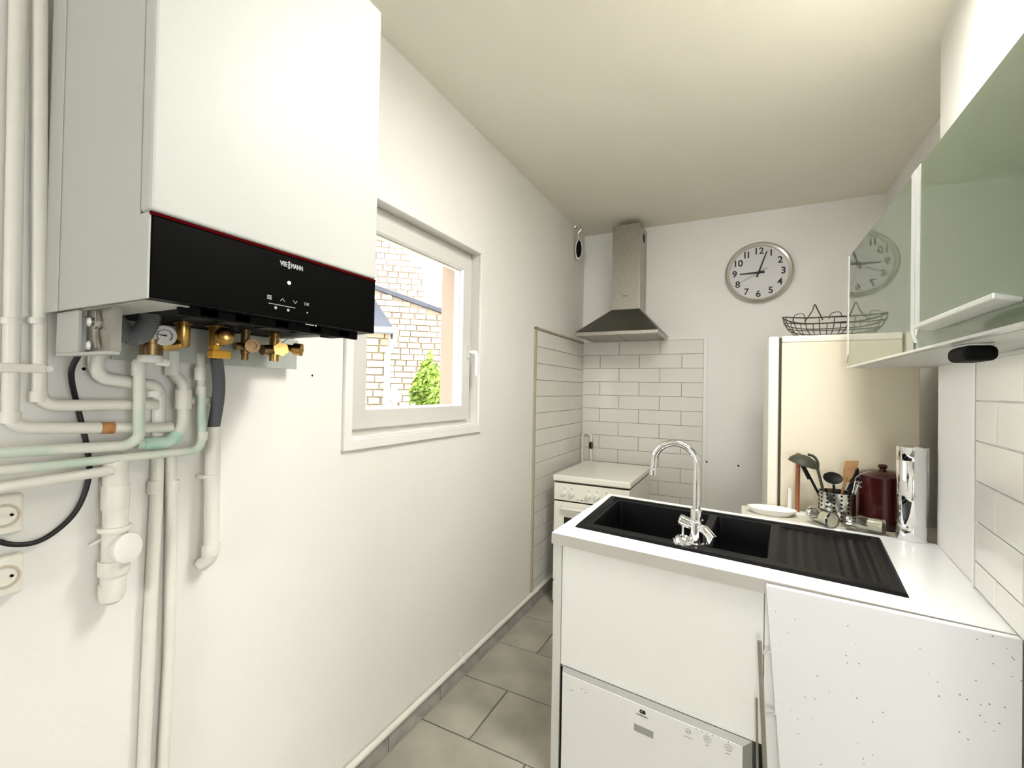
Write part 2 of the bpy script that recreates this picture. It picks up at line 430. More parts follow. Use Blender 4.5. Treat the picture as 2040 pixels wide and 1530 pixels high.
# tiles on the right wall above the worktop (from y=1.68 towards the camera)
EW = Vector((.0975, 1, 0)).normalized(); NW = Vector((-1, .0975, 0)).normalized(); AW = math.atan2(-.0975, 1)
for k, z0, z1 in tile_rows(.885, 1.50):
    s = 1.675 - (TL*.5 if k % 2 else 0)
    if k % 2: rng = [(1.675-TL*.5, 1.675)]
    else: rng = []
    s = rng[0][0] if rng else 1.675
    while s > .9: rng.append((s-TL, s)); s -= TL
    for a, b in rng:
        ym = (a+b)/2; c = Vector((wall_x(ym), ym, (z0+z1)/2)) + NW*.004
        piece('tile', c, (.009, round(b-a-.004, 3), round(z1-z0-.004, 3)), WTILE, wr, .0012, (0, 0, AW))
c = Vector((wall_x(1.684), 1.684, 1.19)) + NW*.005
o = piece('tile_edge_strip', c, (.012, .014, .615), TRIMW, wr, .001, (0, 0, AW))

# ------------------------------------------------------------------ window
win = thing('window_1', (XL-.03, (WY0+WY1)/2, WZ0), 'white framed tilt window in the left wall beside the boiler', 'window', kind='structure')
def yzring(mb, y0, y1, z0, z1, wd, xa, xb):
    wd = wd if isinstance(wd, tuple) else (wd,)*4   # y0,y1,z0,z1 sides
    return mb.ring([(xa, y0, z0), (xa, y1, z0), (xa, y1, z1), (xa, y0, z1)],
                   [(xa, y0+wd[0], z0+wd[2]), (xa, y1-wd[1], z0+wd[2]), (xa, y1-wd[1], z1-wd[3]), (xa, y0+wd[0], z1-wd[3])], (xb-xa, 0, 0))
yzring(MB(), WY0-.032, WY1+.030, WZ0-.035, WZ1+.030, (.034, .032, .037, .032), XL-.002, XL+.014).build('casing', TRIMW, win, .003)
yzring(MB(), WY0+.001, WY1-.001, WZ0+.001, WZ1-.001, (.045, .04, .04, .05), XL-.105, XL-.045).build('frame', FRAMEW, win, .003)
SY0, SY1, SZ0, SZ1 = WY0+.030, WY1-.030, WZ0+.030, WZ1-.040
sash = yzring(MB(), SY0, SY1, SZ0, SZ1, (.075, .070, .072, .062), XL-.085, XL-.028).build('sash', FRAMEW, win, .005)
yzring(MB(), SY0+.070, SY1-.065, SZ0+.067, SZ1-.057, .010, XL-.075, XL-.050).build('glazing_bead', TRIMW, sash, .002)
box('pane', (XL-.066, SY0+.072, SZ0+.070), (XL-.062, SY1-.067, SZ1-.060), PANE, sash)
box('sill', (XL-.10, WY0+.001, WZ0), (XL+.012, WY1-.001, WZ0+.012), TRIMW, win, .003)
hp = on_x(936, 702, XL-.020)
hd = MB().box((XL-.030, hp.y-.012, hp.z-.03), (XL-.018, hp.y+.012, hp.z+.03)).build('handle_plate', ALU, sash, .003)
MB().tube(bend([(XL-.02, hp.y, hp.z), (XL+.022, hp.y, hp.z), (XL+.022, hp.y+.004, hp.z-.115)], .014), .0085, 10).build('handle', WPLAST, sash)

# ------------------------------------------------------------------ boiler
BX0, BX1, BY0, BY1, BZ0, BZ1 = XL, -.797, .352, .822, 1.527, 2.318
boil = thing('wall_boiler', (-1.0, .587, BZ0), 'large white wall boiler with black control band and brass valves below', 'boiler')
cs = MB()
cs.prism([(BX0+.002, BY0, BZ0), (BX1-.004, BY0, BZ0), (BX1-.004, BY0, 1.6595), (BX1-.032, BY0, 1.6595), (BX1-.032, BY0, BZ1), (BX0+.002, BY0, BZ1)], (0, .004, 0)); cs.box((BX0+.002, BY1-.012, BZ0), (BX1-.032, BY1, BZ1))
cs.box((BX0+.002, BY0+.012, BZ1-.012), (BX1-.032, BY1-.012, BZ1)); cs.box((BX0+.002, BY0+.012, BZ0+.02), (BX0+.012, BY1-.012, BZ1-.012))
cs.box((BX0+.06, BY0+.012, BZ0), (BX1-.032, BY0+.075, BZ0+.006))
cs.build('casing', BOILW, boil, .002)
box('rear_frame', (BX0+.001, BY0-.0025, BZ0-.001), (BX0+.092, BY0, BZ1), BOILW, boil, .001)
box('front_cover', (BX1-.030, BY0-.001, 1.660), (BX1, BY1+.001, BZ1), BOILW, boil, .006, 3)
cp = box('control_band', (BX1-.034, BY0+.0042, 1.529), (BX1-.002, BY1, 1.655), BLACKG, boil, .002)
box('red_line', (BX1-.030, BY0+.001, 1.6545), (BX1-.0005, BY1-.001, 1.6595), RED, cp)
box('underside', (BX0+.02, BY0+.014, BZ0+.006), (BX1-.034, BY1-.014, BZ0+.016), BLACKM, boil)  # black sheet painting in the dark of the open cavity
cage = MB()   # dark fittings hanging just inside the open underside
for yy in (.46, .52, .60, .68, .76): cage.box((BX1-.10, yy-.016, BZ0-.012), (BX1-.036, yy+.016, BZ0+.008))
cage.box((BX1-.045, BY0+.06, BZ0-.014), (BX1-.036, BY1-.02, BZ0+.004))
cage.build('underside_rail', BLACKM, boil, .002)
PX = BX1 - .0018
def bp(px, py): return on_x(px, py, PX)
YD, ZD = (0, 1, 0), (0, 0, 1)
p = bp(577, 529)
text('lettering', 'VIE', p + Vector((0, -.0055, 0)), .0125, PRINT, cp, YD, ZD, align='RIGHT', bold=.0004, xs=.9)
text('lettering', 'S', p + Vector((0, -.0012, .0034)), .0105, PRINT, cp, YD, ZD, bold=.0004)
text('lettering', 'S', p + Vector((0, -.0012, -.0034)), .0105, PRINT, cp, YD, ZD, bold=.0004)
text('lettering', 'MANN', p + Vector((0, .0030, 0)), .0125, PRINT, cp, YD, ZD, align='LEFT', bold=.0004, xs=.72)
p = bp(576, 563.5); MB().lathe([(-.001, .0032), (.0006, .0032)], p, (1, 0, 0), 16).build('indicator_light', LED, cp)
p = bp(536.5, 592); mb = MB()
for dz in (-.003, 0, .003): mb.box((PX-.0005, p.y-.0045, p.z+dz-.0008), (PX+.0005, p.y+.0045, p.z+dz+.0008))
mb.build('menu_icon', PRINT, cp)
for (px, py, sg) in ((563, 597.5, 1), (588, 602, -1)):
    p = bp(px, py); MB().tube([(PX, p.y-.0045, p.z-.0025*sg), (PX, p.y, p.z+.0025*sg), (PX, p.y+.0045, p.z-.0025*sg)], .0008, 6).build('arrow_icon', PRINT, cp)
text('lettering', 'OK', bp(611, 606.5), .0085, PRINT, cp, YD, ZD)
a, b = bp(535, 604), bp(588, 613.5); MB().box((PX-.0005, a.y, (a.z+b.z)/2-.0006), (PX+.0005, b.y, (a.z+b.z)/2+.0006)).build('printed_line', PRINT, cp)
for (px, py) in ((549, 613), (574, 618)):
    p = bp(px, py); MB().lathe([(-.001, .0028), (.0006, .0028)], p, (1, 0, 0), 12).build('flame_icon', PRINT, cp)
for (px, py) in ((612, 623), (629, 649)):
    p = bp(px, py); MB().lathe([(-.001, .0016), (.0006, .0016)], p, (1, 0, 0), 12).build('dot_icon', PRINT, cp)
a, b = bp(609, 646), bp(625, 649); MB().box((PX-.0005, a.y, a.z-.0008), (PX+.0005, b.y, a.z+.0008)).build('printed_line', PRINT, cp)
# connection plate, bracket box and fittings under the boiler
XV = -1.085
pl0 = on_x(225, 640, -1.165); pl1 = on_x(592, 716, -1.165)
box('backplate', (-1.172, pl0.y, 1.447), (-1.166, pl1.y, BZ0+.004), GALV, boil, .001)
q0 = on_y(116, 624, .362); q1 = on_y(222, 706, .362)
bx = MB(); xm = on_y(158, 660, .362).x
bx.box((q0.x, .360, q1.z+.006), (xm, .366, BZ0)); bx.box((q0.x, .360, q1.z), (q1.x, .374, q1.z+.006))
bx.build('bracket_box', BOILW, boil, .0015)
pt = MB(); pt.box((xm, .372, q1.z+.006), (q1.x-.002, .375, BZ0)); pt.box((q1.x-.035, .3695, q1.z+.006), (q1.x-.003, .372, BZ0)); pt.box((q1.x-.003, .361, q1.z+.006), (q1.x, .375, BZ0))
pt.tube(curve([(xm+.045, .369, BZ0-.004), (xm+.05, .367, BZ0-.03), (xm+.042, .368, q1.z+.045), (xm+.050, .368, q1.z+.012)]), .0024, 8)
pt.build('connector_plate', STEEL, boil)
for dz in (.018, .060): MB().lathe([(0, .009), (.006, .009), (.009, .005)], (xm+.022, .373, q1.z+dz), (0, -1, 0), 12).build('screw', CHROME, boil)
# grey corrugated drain hose
pts = curve([on_x(300, 605, -1.03), on_x(297, 640, -1.04), on_x(278, 668, -1.06), on_x(248, 662, -1.08), on_x(222, 632, -1.10)], 14)
MB().tube(pts, [.0165 + (.0022 if i % 2 else -.0012) for i in range(len(pts))], 14).build('drain_hose', GREYH, boil)
def vz(px, py): return on_x(px, py, XV)
def column(name, px, rows, m, x=XV):
    """turned vertical fitting: rows of (image height, radius)"""
    c = on_x(px, rows[0][0], x); mb = MB(); prof = []
    for py, r in rows: prof.append((on_x(px, py, x).z - c.z, r))
    return mb.lathe(prof, c, (0, 0, 1), 20).build(name, m, boil)
column('safety_valve', 366, [(605, .006), (632, .006), (633, .018), (646, .018), (647, .0135), (688, .0135), (692, .010)], BRASS)
g = vz(331, 671); gg = MB().lathe([(-.03, .018), (-.004, .0205), (.004, .0205), (.004, .0178), (.002, .0178)], g + Vector((.02, -.012, 0)), (.86, -.50, -.06), 28).build('pressure_gauge', WPLAST, boil)
gf = g + Vector((.02, -.012, 0)) + Vector((.86, -.50, -.06)).normalized()*.0026
MB().lathe([(-.0005, .0176), (.0003, .0176)], gf, (.86, -.50, -.06), 28).build('dial', CERAM, gg)
gx = Vector((.50, .86, 0)); n_ = Vector((.86, -.50, -.06)).normalized()
arc = [gf + n_*.0006 + (gx*math.cos(t) + Vector((0, 0, 1))*math.sin(t))*.0125 for t in [math.radians(225-270*k/20) for k in range(21)]]
MB().tube(arc, .0008, 6).build('scale_arc', BLACKI, gg)
MB().tube([gf + n_*.0008 + gx*.004, gf + n_*.0008 - gx*.011 + Vector((0, 0, .002))], [.0016, .0006], 6).build('needle', BLACKI, gg)
MB().tube([vz(300, 690), vz(345, 688), vz(366, 682)], .011, 12).build('brass_tee', BRASS, boil)
column('brass_cock', 302, [(668, .009), (675, .009), (676, .017), (685, .017), (686, .02), (708, .02), (709, .015)], BRASSD)
column('hose_tail', 299, [(708, .019), (712, .021), (722, .021), (723, .012)], WPLAST, -1.075)
MB().tube([vz(306, 718) + Vector((.01, 0, 0)), vz(330, 723) + Vector((.01, 0, 0))], .009, 10).build('hose_tail', WPLAST, boil)
column('gas_valve', 433, [(612, .012), (626, .012), (627, .018), (640, .018), (641, .022), (652, .022), (653, .016), (690, .016)], BRASS)
c = vz(436, 671); MB().lathe([(-.035, .018), (.0, .02), (.010, .02), (.012, .016), (.020, .012), (.024, 0)], c + Vector((.02, 0, 0)), (.9, -.42, 0), 20).build('valve_cap', BRASS, boil)
c = vz(433, 702); hb = MB()
hb.box((c.x-.004, c.y-.021, c.z-.014), (c.x+.02, c.y+.021, c.z+.004)); hb.box((c.x-.004, c.y-.019, c.z+.004), (c.x+.018, c.y-.004, c.z+.016))
hb.build('yellow_handle', YELLOW, boil, .003)
column('fill_valve', 490, [(622, .011), (630, .011), (631, .0075), (650, .0075), (651, .012), (662, .012), (663, .010), (705, .010), (706, .008), (718, .008)], BRASSD)
c = vz(494, 690); MB().lathe([(-.03, .012), (-.004, .015), (.006, .0165), (.014, .0165), (.014, .009), (.010, .009)], c + Vector((.016, 0, 0)), (.88, -.47, 0), 20).build('valve_cap', BRASSD, boil)
MB().tube([vz(468, 690), vz(492, 690)], [.009, .011], 12).build('side_stub', BRASSD, boil)
column('return_valve', 548, [(626, .010), (629, .014), (640, .014), (641, .010), (652, .010), (653, .0135), (672, .0135), (673, .012), (720, .012)], BRASS)
MB().tube([vz(522, 697), vz(548, 697)], [.013, .014], 14).build('side_stub', BRASSD, boil)
c = vz(552, 696); MB().hexnut(c + Vector((.014, 0, 0)), (.9, -.4, 0), .019, .014).build('hex_nut', BRASS, boil)
c2 = vz(581, 697) + Vector((.03, 0, 0)); MB().lathe([(-.045, .010), (-.012, .010), (-.012, .0165), (.008, .0165), (.010, .013), (.010, .004), (.006, .003)], c2, (.85, .45, -.12), 20).build('drain_knob', BRASS, boil)
MB().tube(curve([vz(556, 690), vz(572, 676), vz(592, 678), vz(594, 694)]), .0016, 8).build('cap_strap', WPLAST, boil)

# ------------------------------------------------------------------ pipework on the left wall
def pw(px, py, x=-1.168): return on_x(px, py, x)
def pipe(name, pts, r, m, label, rad=.03, x=-1.168, cat='pipe', parts=()):
    P = [pw(a, b, x if len(t) == 0 else t[0]) for a, b, *t in pts]
    z = min(p.z for p in P)
    t = thing(name, (P[0].x, P[0].y, z), label, cat)
    MB().tube(bend(P, rad), r, 14).build('tube', m, t)
    return t
def collar(t, px, py, r, L, axis, m=PIPEW, x=-1.168, nm='collar'):
    MB().lathe([(-L/2, r*.97), (-L/2+.002, r), (L/2-.002, r), (L/2, r*.97)], pw(px, py, x), axis, 16).build(nm, m, t)
ZA, YA = (0, 0, 1), (0, 1, 0)
t = pipe('riser_pipe', [(37, -60), (20, 853), (342, 852)], .0115, PIPEW, 'white painted riser pipe nearest the left edge, turning right below the other riser')
collar(t, 23, 640, .0135, .012, ZA); collar(t, 22, 832, .0135, .02, ZA)
MB().tube([pw(199, 852.6), pw(226, 852.5)], .0122, 14).build('rusty_patch', RUST, t)
t = pipe('riser_pipe', [(79, -60), (78, 808), (313, 806)], .0115, PIPEW, 'white painted riser pipe close beside the boiler, turning right above the other riser')
collar(t, 73, 640, .0135, .012, ZA); collar(t, 76, 790, .0135, .02, ZA)
a, b = on_x(0, 735, -1.155), on_x(92, 735, -1.155)
cl_ = thing('pipe_clamp', (-1.16, b.y, b.z-.008), 'white painted flat clamp holding the two riser pipes', 'pipe clamp')
box('strap', (-1.158, a.y-.03, b.z-.008), (-1.152, b.y, b.z+.008), PIPEW, cl_, .002)
MB().tube([(-1.196, b.y+.012, b.z), (-1.155, b.y+.004, b.z)], .006, 8).build('bolt', PIPEW, cl_)
t = pipe('heating_pipe', [(193, 700), (192, 752), (262, 762)], .0135, PIPEW, 'short fat white pipe curving out under the metal bracket box', rad=.045)
t = pipe('heating_pipe', [(270, 765, -1.185), (318, 768, -1.185), (312, 985, -1.185), (300, 1215, -1.185), (285, 1560, -1.185)], .0125, PIPEW, 'long white floor pipe on the left of the upright pair', rad=.035)
collar(t, 310, 785, .015, .014, ZA, x=-1.185); collar(t, 309, 970, .0145, .03, ZA, x=-1.185)
t = pipe('heating_pipe', [(345, 700, -1.172), (346, 745, -1.172), (366, 765, -1.16), (364, 850, -1.16), (338, 880, -1.163), (272, 884, -1.165)], .0125, PIPEG, 'pale pipe with green verdigris dropping from the middle of the boiler', rad=.02)
collar(t, 344, 735, .015, .03, ZA, x=-1.172); collar(t, 365, 795, .0165, .045, ZA, x=-1.16)
MB().tube(bend([pw(356, 862, -1.159), pw(338, 881, -1.162), pw(285, 884, -1.164)], .02), .0142, 14).build('verdigris_crust', PIPEV, t)
t = pipe('heating_pipe', [(340, 905, -1.185), (342, 1040, -1.185), (337, 1300, -1.185), (323, 1560, -1.185)], .0120, PIPEW, 'long white floor pipe on the right of the upright pair')
collar(t, 343, 970, .0142, .03, ZA, x=-1.185)
t = pipe('water_pipe', [(278, 716, -1.135), (277, 872, -1.145), (252, 888, -1.15), (-60, 905, -1.155)], .0105, PIPEG, 'upper pale green stained pipe running left across the wall', rad=.022)
collar(t, 277, 735, .0125, .03, ZA, x=-1.138, m=PIPEG)
t = pipe('water_pipe', [(399, 704, -1.165), (400, 765, -1.160), (403, 880, -1.150), (392, 897, -1.150), (-60, 944, -1.152)], .0090, PIPEG, 'lower pale green stained pipe running left across the wall', rad=.02)
collar(t, 398, 745, .012, .03, ZA, x=-1.163); collar(t, 400, 778, .0115, .02, ZA, x=-1.16); collar(t, 404, 868, .0105, .02, ZA, x=-1.150, m=PIPEG)
t = pipe('water_pipe', [(420, 798, -1.18), (378, 798, -1.18)], .0095, PIPEW, 'short white pipe stub crossing behind the green stained pipes')
t = pipe('waste_pipe', [(-60, 981, -1.150), (216, 938, -1.150), (222, 936, -1.15)], .0100, PIPEW, 'sloping white pipe feeding the fat waste pipe on the left wall')
t = pipe('waste_pipe', [(230, 905, -1.165), (231, 1010, -1.165), (225, 1182, -1.165)], .0215, PIPEW, 'fat white waste pipe with valve and end cap on the left wall')
collar(t, 230, 990, .0235, .05, ZA, x=-1.165); collar(t, 229, 1052, .0285, .010, ZA, x=-1.165, nm='flange'); collar(t, 227, 1128, .0262, .030, ZA, x=-1.165)
c = pw(240, 1092, -1.15); MB().lathe([(-.022, .020), (.004, .022), (.012, .030), (.020, .030), (.022, .026)], c, (.93, .3, .1), 20).build('valve_disc', WPLAST, t)
c = pw(222, 1190, -1.165); MB().lathe([(-.012, .010), (-.004, .020), (.010, .022), (.03, .022)], c, (0, 0, 1), 18).build('end_cap', PIPEW, t)
MB().tube([pw(178, 1087, -1.19), pw(212, 1070, -1.175)], .003, 8).build('bracket_arm', PIPEW, t)
t = pipe('condensate_pipe', [(425, 850, -1.165), (421, 1090, -1.165), (419, 1112, -1.168), (400, 1126, -1.185)], .0165, PIPEW, 'white condensate pipe below the grey hose ending in an elbow', rad=.02)
collar(t, 420, 1095, .0195, .025, ZA, x=-1.165)
for py in (947, 1086):
    c = pw(421, py, -1.165); MB().lathe([(-.003, .0195), (.003, .0195)], c, (0, 0, 1), 18).build('clip', PIPEW, t)
c = pw(404, 950, -1.175); MB().lathe([(0, .006), (.02, .006)], c - Vector((.015, 0, 0)), (1, 0, 0), 8).build('clip_screw', PIPEW, t)
P = [pw(431, 712, -1.12), pw(436, 760, -1.14), pw(434, 800, -1.155), pw(425, 855, -1.165)]
tag(MB().tube(curve(P), .0135, 14).build('condensate_hose', GREYI), 'dark grey foam sleeved hose under the yellow handle', 'hose')
P = [pw(158, 704, -1.15), pw(142, 745, -1.16), pw(155, 812, -1.185), pw(172, 885, -1.185), pw(177, 950, -1.185), pw(150, 1020, -1.185), pw(90, 1072, -1.185), pw(30, 1085, -1.185), pw(-40, 1068, -1.185)]
tag(MB().tube(curve(P, 10), .0048, 10).build('power_cable', CABLE), 'black cable looping down the wall from the boiler', 'cable')
# two wall sockets at the left edge
for (py, lab) in ((1022, 'cream wall socket at the left edge inside the black cable loop'), (1142, 'cream wall socket at the left edge just under the black cable')):
    c = on_x(12, py, XL); s = thing('wall_socket', (XL, c.y, c.z-.04), lab, 'socket', 'wall sockets')
    h = .036
    box('plate', (XL, c.y-.045, c.z-h), (XL+.022, on_x(48, py, XL+.02).y, c.z+h), SOCKET, s, .006, 3)
    MB().lathe([(.0, .021), (.005, .021), (.005, .018), (.001, .016)], (XL+.020, c.y-.008, c.z), (1, 0, 0), 24).build('outlet', mat('socket_well', (0.50, 0.44, 0.33), .5), s)
    for dy in (-.009, .009): MB().lathe([(0, .0025), (.004, .0025)], (XL+.0215, c.y-.008+dy, c.z), (1, 0, 0), 8).build('pin_hole', BLACKM, s)
# slim gas pipe lying along the top of the skirting
sp = thing('skirting_pipe', (XL+.02, 1.5, .08), 'slim white pipe running along the top of the skirting tiles', 'pipe')
MB().tube([(XL+.016, YB+.02, .094), (XL+.016, YF-.03, .094)], .0125, 12).build('tube', PIPEW, sp)
for yy in (1.72+.13, 2.72, .9):
    c = MB(); c.lathe([(-.005, .0155), (.005, .0155)], (XL+.016, yy, .094), (0, 1, 0), 12); c.box((XL, yy-.006, .105), (XL+.010, yy+.006, .125)); c.build('clip', PIPEW, sp)

# lamp added above the camera's view to brighten the far half of the kitchen
cl2 = thing('added_fill_lamp', (.12, 1.25, 2.63), 'long white ceiling tube lamp added out of view to brighten the kitchen', 'lamp')
box('housing', (-.26, 1.20, 2.66), (.50, 1.30, ZC-.001), WPLAST, cl2, .004)
box('diffuser', (-.24, 1.135, 2.632), (.48, 1.365, 2.66), mat('added_lamp_diffuser', (1, .97, .9), .5, emit=2.0), cl2, .010, 3)

# ------------------------------------------------------------------ hood
hood = thing('cooker_hood', (-.80, 3.40, 1.80), 'steel chimney cooker hood over the small stove', 'cooker hood')
hx0, hx1, hy0, hy1 = -1.102, -.515, 3.155, YF-.001
cx0, cx1, cy0 = -.895, -.688, 3.385
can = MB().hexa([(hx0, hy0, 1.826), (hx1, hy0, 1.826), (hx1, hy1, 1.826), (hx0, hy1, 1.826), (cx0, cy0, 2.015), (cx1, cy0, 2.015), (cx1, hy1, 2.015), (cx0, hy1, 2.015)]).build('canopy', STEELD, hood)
MB().ring([(hx0, hy0, 1.797), (hx1, hy0, 1.797), (hx1, hy1, 1.797), (hx0, hy1, 1.797)], [(hx0+.02, hy0+.02, 1.797), (hx1-.02, hy0+.02, 1.797), (hx1-.02, hy1-.02, 1.797), (hx0+.02, hy1-.02, 1.797)], (0, 0, .029)).build('rim', STEEL, hood, .004)
for i in range(2):
    a = hx0+.025+i*.272; box('grease_filter', (a, hy0+.03, 1.802), (a+.264, hy1-.03, 1.808), mat('filter_mesh', (.42, .41, .36), .5, .6, var=.25, vscale=90), hood)
box('chimney', (cx0, cy0, 2.012), (cx1, hy1, 2.655), STEEL, hood, .002)
c = on_x(1283, 462, cx1); MB().lathe([(-.002, .035), (.001, .035)], (cx1, min(max(c.y, 3.45), 3.58), 2.575), (1, 0, 0), 24).build('vent_hole', BLACKM, hood)
c = on_y(1245, 589.5, cy0); box('badge', (c.x-.02, cy0-.0015, c.z-.004), (c.x+.02, cy0, c.z+.004), STEELD, hood)

# ------------------------------------------------------------------ spotlight in the corner
c = on_x(1152, 497, XL+.04)
sl = thing('corner_spotlight', (XL+.03, c.y, c.z-.06), 'small white oval wall spotlight on a chrome arm in the far corner', 'wall lamp')
MB().tube(curve([(XL, c.y, c.z+.175), (XL+.03, c.y, c.z+.195), (XL+.06, c.y, c.z+.16), (XL+.035, c.y, c.z+.12), (XL+.04, c.y, c.z+.07)]), .011, 10).build('arm', CHROME, sl)
MB().lathe([(-.02, .018), (.02, .018)], (XL+.04, c.y, c.z+.085), (0, 0, 1), 12).build('joint', CHROME, sl)
b = MB().lathe([(-.028, .028), (-.005, .042), (.006, .044)], (0, 0, 0), (0, -1, 0), 24)
for v in b.bm.verts: v.co = Vector((v.co.x*.62 + XL+.045, v.co.y + c.y, v.co.z*1.9 + c.z))
b.build('head', WPLAST, sl)
b = MB().lathe([(.006, .036), (.0075, .036)], (0, 0, 0), (0, -1, 0), 24)
for v in b.bm.verts: v.co = Vector((v.co.x*.62 + XL+.047, v.co.y + c.y, v.co.z*1.9 + c.z))
b.build('lens', BLACKM, sl)

# ------------------------------------------------------------------ clock
cc = on_y(1511, 544.5, YF); CR = .216
clk = thing('wall_clock', (cc.x, YF-.02, cc.z-CR), 'round silver-rimmed wall clock with black numerals showing nine o\'clock', 'clock')
MB().lathe([(0, CR*.97), (.02, CR), (.034, CR*.985), (.042, CR*.93), (.036, CR*.87), (.018, CR*.855), (0, CR*.855), (0, CR*.97)], cc, (0, -1, 0), 64, cap=False).build('rim', CLOCKR, clk)
MB().lathe([(.015, CR*.86), (.020, CR*.86)], cc, (0, -1, 0), 64).build('face', CLOCKF, clk)
for h in range(1, 13):
    a = math.radians(90 - 30*h)
    for dx, ch in ((((-.011, '1'), (.011, '1')) if h == 11 else ((0, str(h)),))):
        text('numeral', ch, cc + Vector((math.cos(a)*CR*.70 + dx, -.0212, math.sin(a)*CR*.70)), .064, BLACKI, clk, (1, 0, 0), (0, 0, 1), bold=.0012)
def hand(name, ang, L, back, wd, dep):
    a = math.radians(90 - ang); d = Vector((math.cos(a), 0, math.sin(a))); s = Vector((-d.z, 0, d.x)); o = cc + Vector((0, -dep, 0))
    MB().prism([o - d*back - s*wd, o - d*back + s*wd, o + d*L + s*wd*.55, o + d*L - s*wd*.55], (0, -.0015, 0)).build(name, BLACKI, clk)
hand('hour_hand', 269, .118, .038, .0075, .024); hand('minute_hand', 19, .152, .035, .0060, .027); hand('second_hand', 241, .128, .06, .0015, .029)
MB().lathe([(.020, .009), (.031, .009)], cc, (0, -1, 0), 16).build('hub', BLACKI, clk)

# ------------------------------------------------------------------ stove
st = thing('gas_stove', (-.848, 3.10, 0), 'small white freestanding stove with closed lid in the tiled corner', 'stove')
sx0, sx1, sy0, sy1 = -1.092, -.598, 2.755, 3.46
box('body', (sx0+.006, sy0+.02, .02), (sx1-.006, sy1-.02, .800), STOVEW, st, .004)
box('lid', (sx0-.004, sy0-.008, .812), (sx1+.004, sy1-.03, .852), STOVEW, st, .009, 3)
box('lid_gap', (sx0+.008, sy0+.006, .798), (sx1-.008, sy1-.03, .814), DARKGAP, st)
box('control_panel', (sx0+.004, sy0, .690), (sx1-.004, sy0+.022, .800), STOVEW, st, .004)
for i, kx in enumerate((.075, .125, .235, .290, .350, .410)):
    kc = Vector((sx0+kx, sy0, .738)); r = .0185 if i else .013
    k = MB().lathe([(0, r), (.006, r), (.010, r*.9), (.018, r*.82), (.020, r*.7)], kc, (0, -1, 0), 20).build('knob', STOVEW, st)
    box('grip', (kc.x-.0035, sy0-.030, kc.z-r*.85), (kc.x+.0035, sy0-.018, kc.z+r*.85), STOVEW, k, .0015)
    box('printed_mark', (kc.x-.004, sy0-.0006, kc.z+.028), (kc.x+.004, sy0+.0002, kc.z+.034), mat('grey_ink', (.25, .24, .2), .6), st)
box('printed_mark', (sx0+.155, sy0-.0006, .703), (sx0+.182, sy0, .707), MATS['grey_ink'], st)
MB().lathe([(0, .004), (.002, .004)], (sx0+.195, sy0, .704), (0, -1, 0), 12).build('indicator', BLACKI, st)
od = box('oven_door', (sx0+.004, sy0, .17), (sx1-.004, sy0+.022, .682), STOVEW, st, .004)
box('door_gap', (sx0+.006, sy0+.004, .682), (sx1-.006, sy0+.02, .690), BLACKM, st)
box('oven_window', (sx0+.075, sy0-.0015, .29), (sx1-.075, sy0+.002, .585), OVENW, od, .001)
hb = MB().tube(bend([(sx0+.06, sy0, .645), (sx0+.07, sy0-.03, .645), (sx1-.07, sy0-.03, .645), (sx1-.06, sy0, .645)], .02), .011, 12).build('door_handle', STOVEW, od)
box('drawer', (sx0+.004, sy0, .035), (sx1-.004, sy0+.022, .160), STOVEW, st, .004)
# gas feed with shut-off valve behind the stove
a = on_y(1160, 915, YF-.045); b2 = on_y(1177, 915, YF-.045); tp = on_y(1168, 862, YF-.045)
gp = thing('gas_feed_pipe', (a.x, YF-.045, .0), 'cream looped gas pipe with brass valve behind the stove corner', 'pipe')
r_ = (b2.x-a.x)/2; loop = [Vector((a.x, YF-.045, .0)), Vector((a.x, YF-.045, tp.z-r_))] + [Vector((a.x+r_-r_*math.cos(math.pi*k/10), YF-.045, tp.z-r_+r_*math.sin(math.pi*k/10))) for k in range(1, 10)] + [Vector((b2.x, YF-.045, tp.z-r_)), Vector((b2.x, YF-.045, .5))]
MB().tube(loop, .0115, 12).build('tube', PIPEW, gp)
MB().lathe([(-.03, .014), (-.01, .016), (0, .020), (.012, .016), (.03, .014)], (b2.x, YF-.045, tp.z-.10), (0, 0, 1), 14).build('valve', BRASSD, gp)
box('valve_lever', (b2.x-.006, YF-.078, tp.z-.118), (b2.x+.006, YF-.058, tp.z-.075), BLACKM, gp, .002)

# ------------------------------------------------------------------ fridge and what stands on it
FY = 2.40
f0 = on_y(1530, 850, FY).x; f1 = on_y(1552, 850, FY).x; f2 = on_y(1833, 850, FY).x; fz = on_y(1545, 670, FY).z
fr = thing('fridge', ((f0+f2)/2, 2.68, 0), 'tall cream fridge seen from its side behind the worktop', 'fridge')
box('body', (f1+.008, FY, .04), (f2, 2.97, fz-.03), FRIDGE, fr, .004)
box('top_panel', (f1+.008, FY-.002, fz-.03), (f2, 2.97, fz), FRIDGED, fr, .006)
box('door', (f0, FY+.004, .06), (f1-.002, 2.966, fz), FRIDGED, fr, .008, 3)
box('door_gasket', (f1-.002, FY+.008, .07), (f1+.008, 2.96, fz-.008), DARKGAP, fr)
0 and MB().tube([(f0-.03, 2.90, .9), (f0-.03, 2.90, 1.25)], .01, 10).tube([(f0-.03, 2.90, .93), (f0+.002, 2.90, .93)], .008, 8).tube([(f0-.03, 2.90, 1.22), (f0+.002, 2.90, 1.22)], .008, 8).build('door_handle', FRIDGED, fr)
for (x, y) in ((f0+.08, FY+.06), (f2-.05, FY+.06), (f0+.08, 2.9), (f2-.05, 2.9)): MB().lathe([(0, .02), (.042, .02)], (x, y, 0), (0, 0, 1), 12).build('foot', BLACKM, fr)
